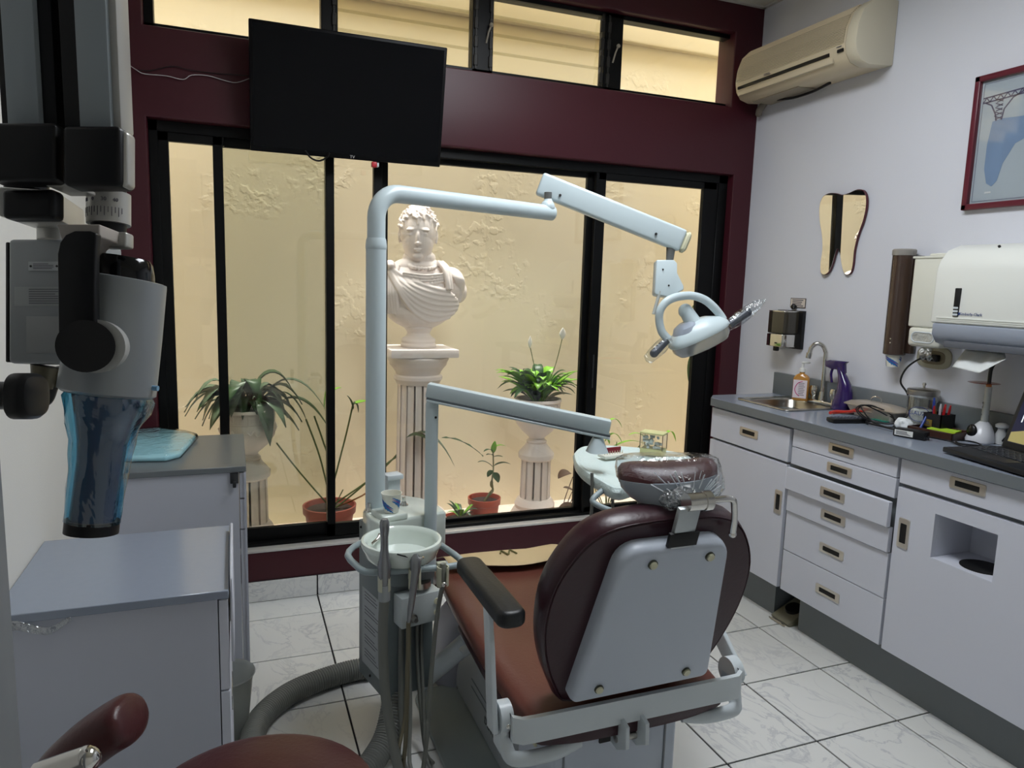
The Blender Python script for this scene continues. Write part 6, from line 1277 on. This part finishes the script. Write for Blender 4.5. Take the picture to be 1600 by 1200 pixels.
# drooping plant in left urn
t = thing('drooping_plant', 'dark drooping leafy plant spilling over the left urn', 'plant', (PLF[0], PLF[1], z2_ + .001)); c = Vector((PLF[0], PLF[1], z2_))
for k in range(54):
    a = random.uniform(0, 2 * math.pi) if k > 16 else random.uniform(math.pi * .95, 2.05 * math.pi); L = random.uniform(.14, .27); up = random.uniform(-.08, .09)
    leaf(t, c + Vector((math.cos(a), math.sin(a), 0)) * .02, c + Vector((math.cos(a) * L, math.sin(a) * L * .62, up)), random.uniform(.06, .12), random.uniform(.045, .078), (LGR, LGD, LGR)[k % 3], stem=.3, wave=.002)
leaf(t, c + Vector((.02, -.02, .1)), c + Vector((.2, -.02, .10)), .09, .09, LGD); leaf(t, c + Vector((.05, -.08, .06)), c + Vector((.09, -.13, -.13)), .05, .085, LGR); leaf(t, c + Vector((.1, -.02, .12)), c + Vector((.34, -.05, .02)), .08, .05, LGR); leaf(t, c + Vector((.15, -.02, .06)), c + Vector((.36, -.06, -.08)), .06, .06, LGD)
# floor pots
TC = mat('terracotta_plastic', (176, 74, 48), rough=.4); TCD = mat('terracotta_dull', (150, 78, 66), rough=.5)
def pot(c, r, h, m, lab):
    t = thing('flower_pot', lab, 'pot', (c[0], c[1], G)); q = MB(); q.lathe([(0, G + .002), (r * .74, G + .002), (r * .92, G + h * .8), (r * .94, G + h * .8), (r * 1.0, G + h * .82), (r * 1.02, G + h), (r * .95, G + h), (r * .9, G + h * .86), (0, G + h * .84)], (c[0], c[1], 0), 40); q.build('pot_body', m, t)
    q = MB(); q.cone((c[0], c[1], G + h * .84), (c[0], c[1], G + h * .88), r * .9, r * .9, 28)
    q.build('soil', SOIL, t); return Vector((c[0], c[1], G + h * .88))
# long-stemmed plant in the left pot
cp_ = pot((-2.015, .44), .125, .2, TCD, 'dull red pot with long stemmed plant, behind the left panes')
t = thing('long_stemmed_plant', 'plant with long bare bending stems in the dull red pot', 'plant', cp_ + Z * .001)
def at_(u, v, y=.44): return pp(u, v, 'y', y)
for pts in [[(432, 692), (470, 740), (510, 792)], [(478, 655), (500, 715), (518, 792)], [(491, 650), (505, 690), (513, 720)], [(552, 630), (538, 690), (528, 792)], [(668, 688), (610, 720), (560, 765), (535, 795)], [(640, 688), (590, 740), (533, 792)], [(600, 748), (565, 775), (535, 796)], [(536, 765), (530, 796)]]:
    P_ = [at_(u, v) for u, v in pts]
    if pts[-1][1] < 750: P_.append(cp_ + Vector((0, 0, 0)))
    else: P_[-1] = cp_ + Vector((random.uniform(-.02, .02), random.uniform(-.02, .02), 0))
    stem(t, P_, .0042 if len(P_) > 2 else .003, STM if pts[0][0] != 600 else mat('dry_stem', (150, 104, 60), rough=.6))
leaf(t, at_(552, 632), at_(575, 626), .0, .06, LG); leaf(t, at_(552, 640), at_(542, 618), .01, .05, LGD); leaf(t, at_(553, 632), at_(560, 645), .02, .05, LGD)
leaf(t, at_(478, 655), at_(440, 612), .03, .05, LGD); leaf(t, at_(507, 640), at_(509, 610), .0, .03, LG); leaf(t, at_(520, 612), at_(534, 606), .005, .03, LG)
leaf(t, at_(635, 684, .3), at_(672, 690, .25), .02, .07, LGD); leaf(t, at_(650, 676, .3), at_(710, 728, .25), .05, .05, LGR); leaf(t, at_(690, 684, .3), at_(755, 713, .28), .025, .028, LGD, wave=.003)
# orange pot with twisted stem
cp_ = pot((-1.225, .42), .085, .18, TC, 'bright orange red pot with a twisted stem plant')
t = thing('twisted_stem_plant', 'small plant with a twisted bulbous stem in the orange pot', 'plant', cp_ + Z * .001)
P_ = [cp_ + Vector((-.0, 0, 0)), at_(765, 772, .42), at_(770, 765, .42), at_(768, 757, .42), at_(769, 748, .42), at_(771, 730, .42), at_(770, 700, .42)]
q = MB(); q.tube(P_, .007, 8, smooth=4, rad=[.007, .009, .006, .009, .005, .004, .0035]); q.build('stem', mat('stem_pale', (120, 120, 78), rough=.5), t)
for (a, b_, w_, dr) in [((770, 735), (761, 745), .045, .0), ((771, 738), (776, 752), .055, .0), ((771, 708), (772, 688), .03, 0), ((771, 700), (790, 697), .02, .01), ((770, 705), (753, 704), .02, .01), ((771, 712), (757, 709), .022, .005), ((772, 728), (797, 725), .026, .012), ((770, 730), (746, 722), .022, .015), ((771, 714), (783, 712), .018, .004)]:
    leaf(t, at_(*a, .42), at_(*b_, .42) + Vector((0, random.uniform(-.03, 0), 0)), dr, w_, LG if b_[1] < 700 else LGD)
# low pot with spiky plant
cp_ = pot((-1.37, .36), .1, .1, TC, 'low red pot with small spiky plant beside the orange pot')
t = thing('spiky_plant', 'small spiky green plant in the low red pot', 'plant', cp_ + Z * .001)
for k in range(16):
    a = random.uniform(0, 2 * math.pi); L = random.uniform(.06, .1); leaf(t, cp_, cp_ + Vector((math.cos(a) * L, math.sin(a) * L, random.uniform(.02, .09))), random.uniform(.01, .03), random.uniform(.012, .02), (LG, LGR, LGD)[k % 3])
# brown leaved plant and trailing plant by the right mullion
cc = Vector((-.68, .55, G)); t = thing('brown_leaved_plant', 'brown veined leaves low beside the right pedestal', 'plant', cc)
for (u, v, u1, v1, w_) in [((893), 740, 872, 748, .1), (905, 775, 880, 762, .07), (900, 790, 872, 796, .07), (930, 745, 905, 735, .08), (925, 790, 900, 775, .07)]:
    leaf(t, at_(u, v, .42), at_(u1, v1, .42), .01, w_, LBR); 
for k in range(5): stem(t, [cc + Vector((0, 0, .0)), cc + Vector((.03 * k - .05, -.06, .08 + .02 * k)), at_(895 + k * 8, 745 + k * 6, .44)], .0025, LBR)
cc = Vector((-.45, .5, G)); t = thing('spider_plant', 'arching pale green spider plant leaves behind the delivery tray', 'plant', cc)
for (u, v, u1, v1, w_, dr) in [(940, 700, 905, 715, .022, .05), (945, 668, 972, 668, .022, .05), (945, 690, 972, 692, .022, .05), (950, 705, 1010, 695, .02, .04), (1010, 685, 982, 680, .02, .02), (1040, 680, 1056, 690, .03, .04), (960, 720, 905, 740, .02, .05), (948, 684, 952, 694, .03, .0)]:
    leaf(t, at_(u, v, .5), at_(u1, v1, .5), dr, w_, LG)
for k in range(8): stem(t, [cc, cc + Vector((random.uniform(-.1, .1), 0, .2)), at_(random.uniform(940, 1040), random.uniform(690, 720), .5)], .003)
cc = at_(1088, 560, .5); t = thing('hanging_leaf_plant', 'single hanging green leaf at the right edge of the right pane', 'plant', Vector((-.1, .5, 1.0)))
leaf(t, at_(1086, 548, .45), at_(1077, 600, .45), .0, .07, LGD); stem(t, [at_(1086, 548, .45), Vector((.05, .5, 1.25)), Vector((.22, .5, .9)), Vector((.22, .5, G))], .004)
# pink white gravel heap of stones at the right
for k in range(26):
    x_ = random.uniform(-.78, -.35); y_ = random.uniform(.25, .6); r_ = random.uniform(.014, .03)
    q = MB(); q.ball((x_, y_, G + r_ * .6), r_, (1.2, 1, .65), 10, 7)
    for v in q.bm.verts: v.co += (v.co - Vector((x_, y_, G + r_ * .6))) * .25 * noise.noise(v.co * 40)
    tag(q.build('pebble', mat('pink_stone', (206, 176, 166), rough=.8, var=.2, vscale=30)), 'pinkish pebble on the ground outside between pedestal and right mullion', 'pebble', 'pebbles outside the right pane')
for o in bpy.data.objects:
    if o.type == 'EMPTY' and o.get('label') == '': del o['label']
